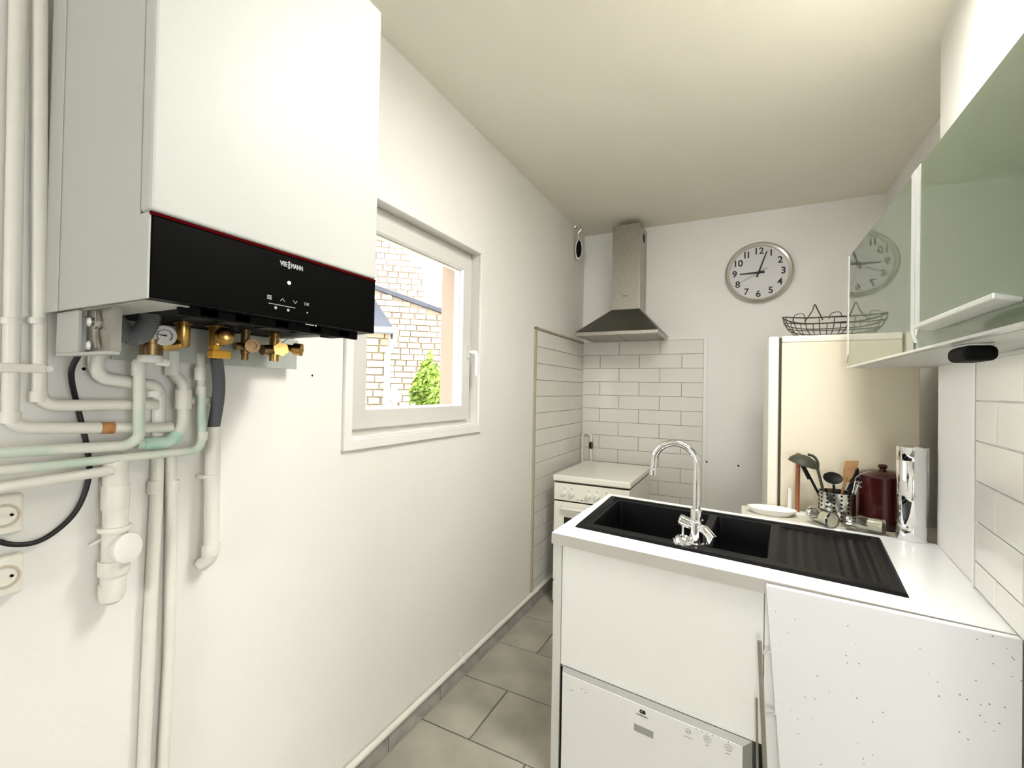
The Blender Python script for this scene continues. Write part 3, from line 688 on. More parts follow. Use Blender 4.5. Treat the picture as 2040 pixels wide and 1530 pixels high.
# wire basket
bc = Vector((on_y(1640, 660, 2.56).x, 2.56, fz))
bk = thing('wire_basket', bc, 'dark wire basket shaped like a boat lying on the fridge', 'basket')
A_, B_ = .165, .105
def rim(t, k, zz): return bc + Vector((math.cos(t)*A_*k, math.sin(t)*B_*k, zz + (.022*max(0, -math.cos(t))**3)*k*(1 if zz > .02 else 0)))
for k, zz in ((1.0, .086), (.97, .058), (.86, .028), (.62, .004)):
    MB().tube([rim(2*math.pi*i/40, k, zz) for i in range(40)], .0022 if k < 1 else .0032, 6, closed=True).build('rim_wire', WIRE, bk)
for i in range(18):
    t0 = 2*math.pi*i/18
    MB().tube([rim(t0, 1.0, .086), rim(t0, .97, .058), rim(t0, .86, .028), rim(t0, .62, .004), bc + Vector((math.cos(t0)*A_*.3, math.sin(t0)*B_*.3, .003))], .0018, 6).build('rib_wire', WIRE, bk)
hx = bc.x - .045
MB().tube(curve([(hx-.035, bc.y-.06, fz+.075), (hx-.005, bc.y-.05, fz+.125), (hx+.005, bc.y-.045, fz+.155), (hx+.018, bc.y-.05, fz+.125), (hx+.035, bc.y-.06, fz+.08)]), .0028, 8).build('handle', WIRE, bk)
for dx in (-.10, .04): MB().tube(curve([(bc.x+dx-.03, bc.y-.075, fz+.08), (bc.x+dx-.02, bc.y-.085, fz+.105), (bc.x+dx+.01, bc.y-.085, fz+.108), (bc.x+dx+.02, bc.y-.08, fz+.085)]), .0016, 6).build('loop_wire', WIRE, bk)

# ------------------------------------------------------------------ peninsula: worktop, sink, cabinets, dishwasher
ZW = 0.88
W_fl, W_bl = Vector((-.615, 1.548, ZW)), Vector((-.596, 2.279, ZW))
W_fr, W_br = Vector((wall_x(1.404)-.001, 1.404, ZW)), Vector((wall_x(2.118)-.001, 2.118, ZW))
S_fl, S_bl, S_br, S_fr = Vector((-.564, 1.649, ZW)), Vector((-.572, 2.200, ZW)), Vector((.451, 2.075, ZW)), Vector((.389, 1.513, ZW))
def SQ(u, v, z): return (S_fl*(1-u)+S_fr*u)*(1-v) + (S_bl*(1-u)+S_br*u)*v + Vector((0, 0, z))
wt = thing('worktop', (0, 1.85, ZW-.042), 'glossy white worktop with a dull grey front edge around the black sink', 'worktop')
ou = [W_fl, W_fr, W_br, W_bl]; inn = [SQ(.012, .02, 0), SQ(.988, .02, 0), SQ(.988, .98, 0), SQ(.012, .98, 0)]
MB().ring([p - Vector((0, 0, .040)) for p in ou], [p - Vector((0, 0, .040)) for p in inn], (0, 0, .040)).build('slab', COUNTER, wt, .002)
EX = (W_fr - W_fl).normalized(); EY = Vector((-EX.y, EX.x, 0)); EZ = Vector((0, 0, 1))
def PEN(s, t, z): return Vector((W_fl.x, W_fl.y, 0)) + EX*s + EY*t + EZ*z
def on_pen(px, py, t):
    p = on_plane(px, py, PEN(0, t, 0), EY); d = p - Vector((W_fl.x, W_fl.y, 0)); return d.dot(EX), p.z
def pbox(name, s0, s1, t0, t1, z0, z1, m, parent, bevel=0.0, seg=2):
    return MB().hexa([PEN(s0,t0,z0), PEN(s1,t0,z0), PEN(s1,t1,z0), PEN(s0,t1,z0), PEN(s0,t0,z1), PEN(s1,t0,z1), PEN(s1,t1,z1), PEN(s0,t1,z1)]).build(name, m, parent, bevel, seg)
LEN = (W_fr - W_fl).length
pbox('front_edge', 0, .70, -.0025, -.0002, ZW-.0405, ZW-.0012, EDGEG, wt)
pbox('front_edge', .70, LEN-.004, -.0025, -.0002, ZW-.0405, ZW-.0012, EDGEG, wt)
wt_back = MB().hexa([(W_fl.x-.0025, W_fl.y, ZW-.0405), (W_fl.x-.0002, W_fl.y, ZW-.0405), (W_bl.x-.0002, W_bl.y, ZW-.0405), (W_bl.x-.0025, W_bl.y, ZW-.0405), (W_fl.x-.0025, W_fl.y, ZW-.0012), (W_fl.x-.0002, W_fl.y, ZW-.0012), (W_bl.x-.0002, W_bl.y, ZW-.0012), (W_bl.x-.0025, W_bl.y, ZW-.0012)]).build('end_edge', COUNTER, wt)

# sink as one moulded surface
def sstep(a, b, x): t = max(0, min(1, (x-a)/(b-a))); return t*t*(3-2*t)
def bowl(u, v, u0, u1, v0, v1, e=.018): return sstep(u0, u0+e, u)*(1-sstep(u1-e, u1, u))*sstep(v0, v0+e*1.8, v)*(1-sstep(v1-e*1.8, v1, v))
def sink_h(u, v):
    ed = min(u*1.0, (1-u)*1.0, v*.56, (1-v)*.56)
    h = .009*sstep(0, .006, ed) - .0045*sstep(.026, .034, ed)
    h -= .19*bowl(u, v, .055, .445, .13, .90)
    h -= .15*bowl(u, v, .475, .665, .13, .90)
    dr = bowl(u, v, .69, .965, .10, .92)
    h -= dr*(.006 + .0035*(.5+.5*math.cos(u*2*math.pi/.030)))
    h -= .006*math.exp(-((u-.034)/.007)**2)*sstep(.10, .14, v)*(1-sstep(.88, .92, v))
    return h
sk = thing('kitchen_sink', (-.08, 1.86, ZW-.18), 'black composite inset sink with two bowls and a ribbed drainer', 'sink')
mb = MB(); mb.sm = True; NU, NV = 260, 110
gr = [[mb.bm.verts.new(SQ(i/NU, j/NV, sink_h(i/NU, j/NV))) for j in range(NV+1)] for i in range(NU+1)]
for i in range(NU):
    for j in range(NV): mb.bm.faces.new((gr[i][j], gr[i+1][j], gr[i+1][j+1], gr[i][j+1]))
mb.build('basin', SINK, sk)
for (u, v, d) in ((.25, .5, -.184), (.57, .5, -.144)): MB().lathe([(0, .04), (.003, .04), (.004, .03), (.002, .028)], SQ(u, v, d), (0, 0, 1), 24).build('drain', CHROME, sk)

# tap
tb = on_z(1386, 1084, ZW+.004); T = Vector((tb.x, tb.y, ZW+.003))
tap = thing('kitchen_tap', T, 'chrome swan-neck mixer tap standing on the front rim of the sink', 'tap')
MB().lathe([(0, .027), (.006, .027), (.010, .022), (.075, .021), (.078, .0235), (.085, .0235), (.088, .020), (.120, .0185), (.122, .0165)], T, (0, 0, 1), 28).build('body', CHROME, tap)
top = on_y(1388, 985, T.y); top.x = T.x; zs = top.z
apex = on_y(1344, 879, T.y).z - .0
endp = on_y(1303, 925, T.y)
rad = (top.x - endp.x)/2
base = [T + Vector((0, 0, .10)), Vector((T.x, T.y, T.z+.16)), Vector((top.x, T.y, zs))]
zc_ = apex - rad*1.0 - .006
arcp = [Vector((top.x - rad + rad*math.cos(math.radians(a)), T.y+.0, zc_ + rad*1.0*math.sin(math.radians(a)))) for a in range(0, 186, 8)]
neck = base + [Vector((top.x, T.y, (zs+zc_)/2))] + arcp
neck.append(neck[-1] + Vector((-.003, 0, -.03)))
MB().tube(neck, .0115, 16).build('spout', CHROME, tap)
MB().lathe([(0, .0135), (.02, .0135), (.022, .011)], neck[-1] - Vector((0, 0, .012)), (.06, 0, 1), 16).build('aerator', CHROME, tap)
MB().lathe([(0, .014), (.030, .016), (.032, .019), (.056, .019), (.060, .014)], T + Vector((0, 0, .058)), (-.86, -.1, .36), 20).build('mixer_knob', CHROME, tap)
MB().tube([T + Vector((.005, -.004, .062)), T + Vector((.03, -.02, .058)), T + Vector((.05, -.03, .040)), T + Vector((.045, -.032, .014))], [.013, .016, .017, .010], 12).build('mixer_lever', CHROME, tap)
T2 = on_z(1360, 1083, ZW+.004)
wk = thing('waste_control_knob', (T2.x, T2.y, ZW+.004), 'low chrome round control knob with a pin left of the tap', 'sink knob')
MB().lathe([(0, .033), (.006, .033), (.015, .027), (.024, .022), (.026, .018), (.021, .014)], T2, (0, 0, 1), 28).build('rosette', CHROME, wk)
MB().tube([T2 + Vector((0, 0, .02)), T2 + Vector((0, 0, .062))], .0042, 10).build('pin', CHROME, wk)
for i in range(10):
    a = 2*math.pi*i/10; MB().lathe([(0, .0045), (.0025, .004), (.004, .001)], T2 + Vector((math.cos(a)*.0285, math.sin(a)*.0285, .0105)), (math.cos(a), math.sin(a), 1.2), 8).build('stud', CHROME, wk)

# cabinet shell under the worktop: end panel, blank front, back
pc = thing('peninsula_cabinet', PEN(.3, .3, 0), 'white blank-fronted cabinet under the sink above the dishwasher', 'cabinet')
sL, _ = on_pen(1118, 1200, .004)
sS, _ = on_pen(1522, 1190, .004)
_, zDl = on_pen(1120, 1340, .004); _, zDr = on_pen(1490, 1470, .004)
zD = .4115
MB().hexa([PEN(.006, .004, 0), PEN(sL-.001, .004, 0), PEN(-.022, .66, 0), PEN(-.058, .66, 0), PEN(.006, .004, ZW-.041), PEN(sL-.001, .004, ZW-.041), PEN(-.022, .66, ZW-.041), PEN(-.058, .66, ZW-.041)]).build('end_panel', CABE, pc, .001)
pbox('front_panel', sL+.001, sS, .006, .024, zD+.001, ZW-.041, CABW, pc, .001)
pbox('stile', sS+.002, sS+.13, .006, .024, .05, ZW-.041, CABW, pc)
pbox('back_panel', .08, LEN-.06, .655, .668, .05, ZW-.041, CABE, pc)
# compact dishwasher
sD1, _ = on_pen(1497, 1480, -.01)
dw = thing('dishwasher', PEN((sL+sD1)/2, .25, 0), 'white compact dishwasher under the blank panel', 'dishwasher')
pbox('body', sL+.004, sD1-.002, .006, .50, .012, zD-.003, DWW, dw)
iL, izt = .060, zD-.0085
sF = .634; sD1 = .6546
MB().hexa([PEN(sL+.012, .004, .02), PEN(sD1, .004, .02), PEN(sD1, .004, zD), PEN(sL+.012, .004, zD), PEN(iL, -.018, .03), PEN(sF, -.018, .03), PEN(sF, -.018, izt), PEN(iL, -.018, izt)]).build('bevelled_frame', DWSHADE, dw)
fp = pbox('front_panel', iL+.0015, sF-.0015, -.0205, -.0178, .032, izt-.001, DWW, dw)
pbox('painted_dark_gap', sL+.004, sL+.012, .002, .006, .02, zD-.004, BLACKM, dw)  # black strip painting in the shaded gap beside the dishwasher
def dwp(px, py): s, z = on_pen(px, py, -.0208); return PEN(s, -.0208, z)
XD_, NV_ = EX, -EY
p = dwp(1282, 1456); MB().prism([p-EX*.031-EZ*.011, p+EX*.031-EZ*.011, p+EX*.031+EZ*.011, p-EX*.031+EZ*.011], NV_*.0008).build('handle_recess', mat('recess_grey', (.33, .33, .31), .5), dw)
text('logo', 'ce', dwp(1280, 1417.5), .020, BLACKI, dw, EX, EZ, bold=.0012)
text('lettering', 'Continental Edison', dwp(1279, 1426), .0050, BLACKI, dw, EX, EZ)
def dring(px, py, r, nm='button_ring'):
    p = dwp(px, py); MB().tube([p + EX*math.cos(2*math.pi*k/24)*r + EZ*math.sin(2*math.pi*k/24)*r for k in range(24)], .0006, 5, closed=True).build(nm, MATS['grey_ink'], dw); return p
def ddot(px, py, r): MB().lathe([(0, r), (.0008, r)], dwp(px, py), NV_, 10).build('printed_dot', BLACKI, dw)
dring(1371, 1457, .0075); ddot(1369, 1457, .0014); ddot(1374, 1458, .0014)
dring(1409, 1473, .0095); dring(1409, 1473, .004); dring(1451, 1490, .0095); dring(1451, 1490, .004)
for px, py in ((1387, 1452), (1398, 1456), (1409, 1461), (1420, 1465), (1431, 1469), (1451, 1478)): ddot(px, py, .0013)
for px, py in ((1159, 1372), (1168, 1374), (1166, 1380)): ddot(px, py, .0012)
for px, py, L_ in ((1371, 1469, .012), (1409, 1485, .005), (1450, 1502, .006), (1139, 1375, .007)):
    p = dwp(px, py); MB().prism([p-EX*L_-EZ*.0008, p+EX*L_-EZ*.0008, p+EX*L_+EZ*.0008, p-EX*L_+EZ*.0008], NV_*.0006).build('printed_line', MATS['grey_ink'], dw)

# corner base cabinet with sagging speckled door
bcb = thing('base_cabinet', PEN(.93, .2, 0), 'white base cabinet with a sagging speckled door at the right end', 'cabinet')
TD = -.030
d0s, d0z = on_pen(1526, 1166, TD); d1s, d1z = on_pen(1553, 1530, TD); d2s, d2z = on_pen(2042, 1276, TD)
slope = (d1s-d0s)/(d1z-d0z)
def dl(z, off=0): return d0s + (z-d0z)*slope + off
DTH = .018
sE = LEN - .002
pbox('carcass', d0s+.055, sE-.012, -.004, .30, .08, .655, CABW, bcb)
dr = MB(); zb_ = .10
dr.hexa([PEN(dl(zb_), TD, zb_), PEN(sE, TD, zb_), PEN(sE, TD+DTH, zb_), PEN(dl(zb_), TD+DTH, zb_), PEN(d0s, TD, d0z), PEN(sE, TD, d2z), PEN(sE, TD+DTH, d2z), PEN(d0s, TD+DTH, d0z)])
door = dr.build('door', SPECK, bcb, .0015)
def bar(px0, py0, px1, py1, t, r, nm, posts):
    s0, z0 = on_pen(px0, py0, t); s1, z1 = on_pen(px1, py1, t); zz = .17; ss = s0 + (s1-s0)*(zz-z0)/(z1-z0)
    h = MB().tube([PEN(s0, t, z0), PEN(ss, t, zz)], r, 14).build(nm, STEEL, door)
    for py in posts:
        s, z = on_pen(px0 + (px1-px0)*(py-py0)/(py1-py0), py, t)
        MB().tube([PEN(s, t, z), PEN(dl(z)+.004, TD+DTH*.5, z+.002)], r*.75, 10).build('handle_post', CHROME, h)
bar(1513, 1277, 1524, 1530, TD-.02, .0058, 'handle_bar', (1302, 1425))
bar(1507, 1391, 1509, 1530, TD-.012, .0030, 'handle_bar', ())

# narrow shelf top between the worktop and the fridge
a0 = PEN(0, 0, 0)
rs = MB(); rs.prism([(.00, 2.222, .855), (.60, 2.140, .855), (.77, 2.135, .855), (.77, 2.392, .855), (.00, 2.392, .855)], (0, 0, .020))
tag(rs.build('rear_shelf', mat('beige_shelf', (.60, .57, .48), .4), None, .002), 'beige narrow shelf behind the sink in front of the fridge', 'shelf')
ZS = .8755
# end support for the shelf
# dish, rod, white spatula
def onS(px, py): return on_z(px, py, ZS)
dc = Vector((on_y(1537, 1025, 2.28).x, 2.285, ZS)); 
b = MB().lathe([(0, .045), (.002, .05), (.020, .062), (.026, .066), (.024, .062), (.006, .046), (.004, 0)], (0, 0, 0), (0, 0, 1), 32)
for v in b.bm.verts: v.co = Vector((v.co.x*1.45+dc.x, v.co.y*.9+dc.y, v.co.z+dc.z))
tag(b.build('oval_dish', CERAM), 'shallow white oval dish at the left end of the shelf', 'dish')
c = on_y(1588, 1018, 2.345)
rd = thing('wooden_rod_stand', (c.x, 2.345, ZS), 'upright reddish wooden rod standing left of the utensil pot', 'rod stand')
MB().tube([(c.x, 2.345, ZS), (c.x+.002, 2.345, on_y(1591, 903, 2.345).z)], .0085, 12).build('rod', REDWOOD, rd)
MB().lathe([(0, .04), (.008, .04), (.010, .036), (.010, .0)], (c.x, 2.345, ZS), (0, 0, 1), 24).build('base', WPLAST, rd)
a, b_ = on_y(1573, 972, 2.36), on_y(1573, 1020, 2.36)
tag(MB().prism([(a.x-.0075, 2.36, ZS), (a.x+.0075, 2.36, ZS), (a.x+.0085, 2.36, a.z-.01), (a.x+.003, 2.36, a.z), (a.x-.005, 2.36, a.z)], (0, .004, 0)).build('white_scraper', WPLAST, None, .001), 'thin white plastic scraper standing upright by the wooden rod', 'scraper')

# perforated utensil pot
HY = 2.275; hc_ = on_y(1667, 1000, HY); HR = .063; HT = on_y(1667, 979, HY).z
up = thing('utensil_pot', (hc_.x, HY, ZS), 'perforated steel pot full of cooking utensils', 'utensil pot')
MB().lathe([(0, HR*.98), (.004, HR), (HT-ZS, HR), (HT-ZS, HR-.002), (.004, HR-.002), (.004, 0)], (hc_.x, HY, ZS), (0, 0, 1), 40).build('pot', mat('polished_steel', (.62, .6, .55), .18, 1.0), up)
for i in range(16):
    a = 2*math.pi*i/16 + .1
    for j in range(7):
        zz = ZS + .022 + j*.0165
        MB().lathe([(0, .0042), (.0008, .0042)], (hc_.x+math.cos(a)*HR, HY+math.sin(a)*HR, zz), (math.cos(a), math.sin(a), 0), 8).build('perforation', BLACKM, up)
def uty(px, py, y): return on_y(px, py, y)
def utensil(name, lab, cat, hx_, hy_, top, m, hr=.005, bot=None):
    """handle from inside the pot to a point"""
    t = thing(name, (hc_.x+hx_, HY+hy_, ZS+.01), lab, cat, 'utensils in the steel pot')
    MB().tube([(hc_.x+hx_, HY+hy_, ZS+.012), top], hr, 10).build('handle', m, t); return t
# ladle with its bowl turned down
tp = uty(1629, 935, HY)
t = utensil('ladle', 'green-grey ladle hooked over at the left of the pot', 'ladle', -.02, .01, tp, GREENN, .0055)
MB().tube(curve([tp, uty(1629, 922, HY), uty(1622, 910, HY), uty(1609, 905, HY)]), [.0055]*24 + [.004], 10).build('neck', GREENN, t)
lc = uty(1599, 915, HY)
b = MB().lathe([(0, .056), (.015, .051), (.029, .037), (.037, .017), (.039, 0), (.035, .014), (.026, .034), (.014, .047), (.001, .053)], (0, 0, 0), (.28, -.05, .95), 28)
for v in b.bm.verts: v.co += lc - Vector((0, 0, .020))
b.build('bowl', GREENN, t)
tp = uty(1600, 925, HY+.02)
t = utensil('slotted_server', 'narrow black server leaning out left under the ladle', 'server', -.015, .025, tp, NYLON)
e = uty(1612, 955, HY+.02); d = (tp-e).normalized(); s = d.cross(Vector((0, 1, 0))).normalized()
MB().prism([e-s*.006, e+s*.006, tp+s*.012, tp+d*.012, tp-s*.006], (0, .004, 0)).build('blade', NYLON, t)
tp = uty(1661, 965, HY-.01)
t = utensil('serving_spoon', 'wide black nylon spoon facing forward in the pot', 'spoon', -.005, -.02, tp, NYLON)
b = MB().lathe([(0, .0), (.003, .02), (.008, .032), (.010, .033), (.007, .02), (.004, 0)], (0, 0, 0), (.1, -1, .45), 24)
q = uty(1658, 953, HY-.012)
for v in b.bm.verts: v.co = Vector((v.co.x*1.05, v.co.y, v.co.z*.75)) + q
b.build('bowl', NYLON, t)
tp = uty(1686, 950, HY+.01)
t = utensil('wooden_spatula', 'flat wooden spatula standing at the back of the pot', 'spatula', .0, .02, tp, WOOD)
MB().prism([uty(1679, 958, HY+.01), uty(1692, 962, HY+.01), uty(1711, 925, HY+.01), uty(1711, 918, HY+.01), uty(1684, 918, HY+.01), uty(1680, 935, HY+.01)], (0, .004, 0)).build('blade', WOOD, t, .0015)
tp = uty(1708, 935, HY)
t = utensil('black_spatula', 'black nylon spatula leaning right in front of the wooden one', 'spatula', .01, .0, tp, NYLON)
MB().prism([uty(1686, 976, HY), uty(1702, 980, HY), uty(1712, 938, HY), uty(1709, 930, HY)], (0, .003, 0)).build('blade', NYLON, t, .001)
for k, (px, py, lab) in enumerate(((1738, 945, 'upper wire skimmer leaning far right out of the pot'), (1724, 966, 'lower wire skimmer leaning right out of the pot'))):
    q = uty(px, py, HY-.01)
    t = utensil('wire_skimmer', lab, 'skimmer', .03, -.01+.01*k, uty(1704+6*k, 958+8*k, HY-.01), CHROME, .003)
    e = uty(1704+6*k, 958+8*k, HY-.01); ax = (q-e); L_ = ax.length*1.7; ax.normalize()
    sd_ = ax.cross(Vector((0, 1, 0))).normalized(); hl = .036; hw = .017; ce = e + ax*hl
    MB().tube([ce + ax*hl*math.cos(2*math.pi*i/24) + sd_*hw*math.sin(2*math.pi*i/24) for i in range(24)], .0016, 6, closed=True).build('rim_wire', STEEL, t)
    for j in range(-3, 4):
        h_ = hw*math.sqrt(1-(j/4)**2); MB().tube([ce + ax*hl*j/4 - sd_*h_, ce + ax*hl*j/4 + Vector((0, .005, 0)), ce + ax*hl*j/4 + sd_*h_], .0008, 5).build('mesh_wire', STEEL, t)

# red casserole
PY = 2.300; c = on_y(1758, 985, PY); PRr = .084
ct = thing('casserole_pot', (c.x, PY, ZS), 'dark red enamel casserole with knobbed lid behind the utensils', 'casserole')
zl = on_y(1752, 948, PY).z
MB().lathe([(0, PRr*.80), (.01, PRr*.92), (.04, PRr), (zl-ZS-.006, PRr*.98), (zl-ZS, PRr*1.0), (zl-ZS, PRr*.94), (.02, PRr*.9), (.012, 0)], (c.x, PY, ZS), (0, 0, 1), 40).build('pot', POTRED, ct)
lid = MB().lathe([(0, PRr*1.03), (.005, PRr*1.03), (.014, PRr*.85), (.024, PRr*.45), (.026, 0)], (c.x, PY, zl), (0, 0, 1), 40).build('lid', POTRED, ct)
MB().lathe([(0, .010), (.006, .010), (.010, .015), (.018, .016), (.023, .011), (.024, 0)], (c.x, PY, zl+.024), (0, 0, 1), 20).build('lid_knob', POTRED, lid)
for s in (-1, 1):
    MB().tube(curve([(c.x+s*PRr*.95, PY-.03, zl-.03), (c.x+s*(PRr+.018), PY-.02, zl-.028), (c.x+s*(PRr+.018), PY+.02, zl-.028), (c.x+s*PRr*.95, PY+.03, zl-.03)]), .007, 10).build('side_handle', POTRED, ct)

# glass jars lying on the shelf edge
def lying_jar(cpx, cpy, y, ax, L_, r, lab, capm):
    c = on_y(cpx, cpy, y); c.z = ZW + .003 + r if y < 2.20 else ZS + .001 + r
    ax = Vector(ax).normalized(); o = c - ax*L_/2
    t = thing('glass_jar', (c.x, c.y, c.z-r), lab, 'jar', 'glass jars lying behind the sink')
    MB().lathe([(0, r*.75), (.003, r*.95), (.008, r), (L_*.70, r), (L_*.80, r*.72), (L_*.86, r*.70), (L_*.86, r*.62), (L_*.78, r*.64), (L_*.68, r*.92), (.012, r*.92), (.008, 0)], o, ax, 32).build('glass', GLASS, t)
    MB().lathe([(0, r*.76), (.004, r*.80), (.018, r*.80), (.022, r*.5), (.022, 0)], o + ax*L_*.85, ax, 24).build('lid', capm, t)
    MB().lathe([(0, 0), (0, r*.8), (L_*.35, r*.8), (L_*.40, 0)], o + ax*.012, ax, 20).build('contents', TINT, t)
lying_jar(1638, 1032, 2.18, (-.62, .75, .05), .105, .031, 'glass jar lying with its chrome lid pointing back left', CHROME)
lying_jar(1725, 1035, 2.165, (-.97, .2, .02), .12, .028, 'smaller glass jar lying in front of the red casserole', CHROME)

# chrome canister at the back right of the worktop
c0 = on_z(1812, 1078, ZW); KY = c0.y + .03
ca = on_y(1817, 980, KY); CRd = .046; ztop = on_y(1817, 888, KY).z
cn = thing('chrome_canister', (ca.x, KY, ZW), 'tall shiny chrome canister at the back right of the worktop', 'canister')
MB().lathe([(0, CRd*.93), (.004, CRd), (.055, CRd), (.057, CRd*.97), (.060, CRd), (ztop-ZW-.055, CRd), (ztop-ZW-.053, CRd*.97), (ztop-ZW-.050, CRd), (ztop-ZW-.006, CRd)], (ca.x, KY, ZW), (0, 0, 1), 48).build('cylinder', CHROME, cn)
MB().lathe([(0, CRd*1.02), (.004, CRd*1.02), (.009, CRd*.8), (.011, 0)], (ca.x, KY, ztop-.008), (0, 0, 1), 48).build('cap', CHROME, cn)

# ------------------------------------------------------------------ wall cabinets on the right
XC = .372
y1 = on_x(1688, 620, XC).y; y2 = on_x(1824, 560, XC).y; zt_ = 1.9575; zb_ = 1.5095
def wall_cab(ya, yb, lab):
    t = thing('wall_cabinet', (XC+.1, (ya+yb)/2, zb_), lab, 'cabinet', 'green glass wall cabinets')
    MB().hexa([(XC+.024, yb+.001, zb_), (wall_x(yb)-.002, yb+.001, zb_), (wall_x(ya)-.002, ya-.001, zb_), (XC+.024, ya-.001, zb_),
               (XC+.024, yb+.001, zt_), (wall_x(yb)-.002, yb+.001, zt_), (wall_x(ya)-.002, ya-.001, zt_), (XC+.024, ya-.001, zt_)]).build('carcass', CABE, t, .001)
    fd = yzring(MB(), yb+.002, ya-.002, zb_+.001, zt_-.001, .012, XC+.004, XC+.022).build('door', ALU, t, .001)
    box('glass', (XC, yb+.012, zb_+.004), (XC+.006, ya-.012, zt_-.004), GLASSG, fd)
    for yy, sg in ((ya-.002, -1), (yb+.002, 1)):
        MB().prism([(XC-.0015, yy, zb_+.022), (XC-.0015, yy+sg*.028, zb_+.055), (XC-.0015, yy+sg*.028, zt_-.002), (XC-.0015, yy, zt_-.002)] if sg > 0 else
                   [(XC-.0015, yy, zb_+.022), (XC-.0015, yy, zt_-.002), (XC-.0015, yy+sg*.028, zt_-.002), (XC-.0015, yy+sg*.028, zb_+.055)], (.006, 0, 0)).build('side_profile', ALU, fd)
    box('bottom_profile', (XC-.001, yb+.002, zb_), (XC+.008, ya-.002, zb_+.006), ALU, fd)
    return t, fd
t1, d1 = wall_cab(y1, y2, 'green frosted glass wall cabinet farther from the camera, reflecting the clock')
t2, d2 = wall_cab(y2, y2-.80, 'green frosted glass wall cabinet nearer the camera, cut by the right edge')
for (ya, yb, fd) in ((y2-.12, y2-.48, d2), (y1-.20, y1-.55, d1)):
    if fd is d1: continue
    hz = zb_ + .052
    MB().hexa([(XC-.034, yb, hz-.010), (XC, yb, hz-.016), (XC, ya, hz-.016), (XC-.034, ya, hz-.010), (XC-.034, yb, hz), (XC, yb, hz-.010), (XC, ya, hz-.010), (XC-.034, ya, hz)]).build('handle', ALU, fd, .002)
lp = on_z(1935, 706, 1.490)
ul = thing('cabinet_lamp', (lp.x, lp.y, 1.468), 'small black rounded lamp box under the nearer green cabinet', 'lamp')
e0, e1 = on_z(1884, 700, 1.49), on_z(1984, 700, 1.49)
box('housing', (lp.x-.026, lp.y-.050, 1.474), (lp.x+.026, lp.y+.045, 1.505), BLACKM, ul, .012, 4)
box('mount', (lp.x-.02, lp.y-.045, 1.505), (lp.x+.02, lp.y+.03, zb_-.0005), CABE, ul, .002)

# ------------------------------------------------------------------ outside the window
AX = Vector((-.647, .762, 0)).normalized(); AU = Vector((AX.y, -AX.x, 0)); ANG = math.atan2(AU.y, AU.x)
def ext(px, py, D):
    p = on_plane(px, py, AX*D, AX); return p.dot(AU), p.z
def E(a, d, z): return AU*a + AX*d + Vector((0, 0, z))
ZG = -2.6
gd = MB().prism([(XO-.05, -6, ZG-.2), (XO-.05, 30, ZG-.2), (-30, 30, ZG-.2), (-30, -6, ZG-.2)], (0, 0, .2)).build('ground', GROUND); tag(gd, 'pale courtyard ground below the window', 'ground', kind='structure')
def stone_wall(parent, D, a0, a1, z0, z1, sh, sw, top=None, zl=None):
    """coursed stones, each its own block, on a mortar bed"""
    z = z0 if zl is None else zl; k = 0
    while z < z1:
        a = a0 - random.uniform(0, sw)
        while a < a1:
            wd = sw*random.choice((.7, .9, 1.0, 1.2, 1.4)); b0, b1 = max(a, a0), min(a+wd, a1)
            zt = min(z+sh, z1); zm = (z+zt)/2
            if b1-b0 > sw*.25 and zt-z > sh*.4 and (top is None or zt <= top((b0+b1)/2)):
                piece('stone', E((b0+b1)/2, D+random.uniform(-.012, .012), zm), (round((b1-b0)*20)/20-.022, .07, round(zt-z-.02, 3)), random.choice(STONE), parent, .008, (0, 0, ANG))
            a += wd
        z += sh; k += 1
def exb(name, a0, a1, d0, d1, z0, z1, m, parent=None):
    return MB().hexa([E(a0,d0,z0), E(a1,d0,z0), E(a1,d1,z0), E(a0,d1,z0), E(a0,d0,z1), E(a1,d0,z1), E(a1,d1,z1), E(a0,d1,z1)]).build(name, m, parent)
# near house with hipped slate roof
D1 = 8.0; a0, z_e = ext(700, 660, D1); a1, _ = ext(776, 660, D1)
h1 = thing('stone_house', E((a0+a1)/2, D1+1, ZG), 'near stone house with a slate roof slope seen low in the window', 'house')
wl1 = exb('wall', a0, a1, D1+.02, D1+.8, ZG, z_e, MORTAR, h1)
stone_wall(wl1, D1, a0, a1, ZG, z_e, .125, .25, zl=-.9)
ar, zr = ext(742, 585, D1+.2)
rf = MB(); rf.hexa([E(a0-.1, D1-.15, z_e), E(a1+.12, D1-.15, z_e), E(a1+.12, D1+1.0, z_e), E(a0-.1, D1+1.0, z_e), E(a0-.2, D1+.5, zr+.35), E(a1-.55, D1+.5, zr+.35), E(a1-.55, D1+.7, zr+.35), E(a0-.2, D1+.7, zr+.35)])
rf1 = rf.build('roof', SLATE, h1)
MB().tube([E(a0-.1, D1-.2, z_e+.02), E(a1+.15, D1-.2, z_e+.02)], .06, 10).build('gutter', mat('zinc', (.14, .15, .16), .6, .2), h1)
MB().tube(bend([E(a1+.10, D1-.2, z_e), E(a1+.10, D1-.2, z_e-.15), E(a1-.04, D1-.07, z_e-.35), E(a1-.04, D1-.07, ZG)], .08), .04, 10).build('downpipe', MATS['zinc'], h1)
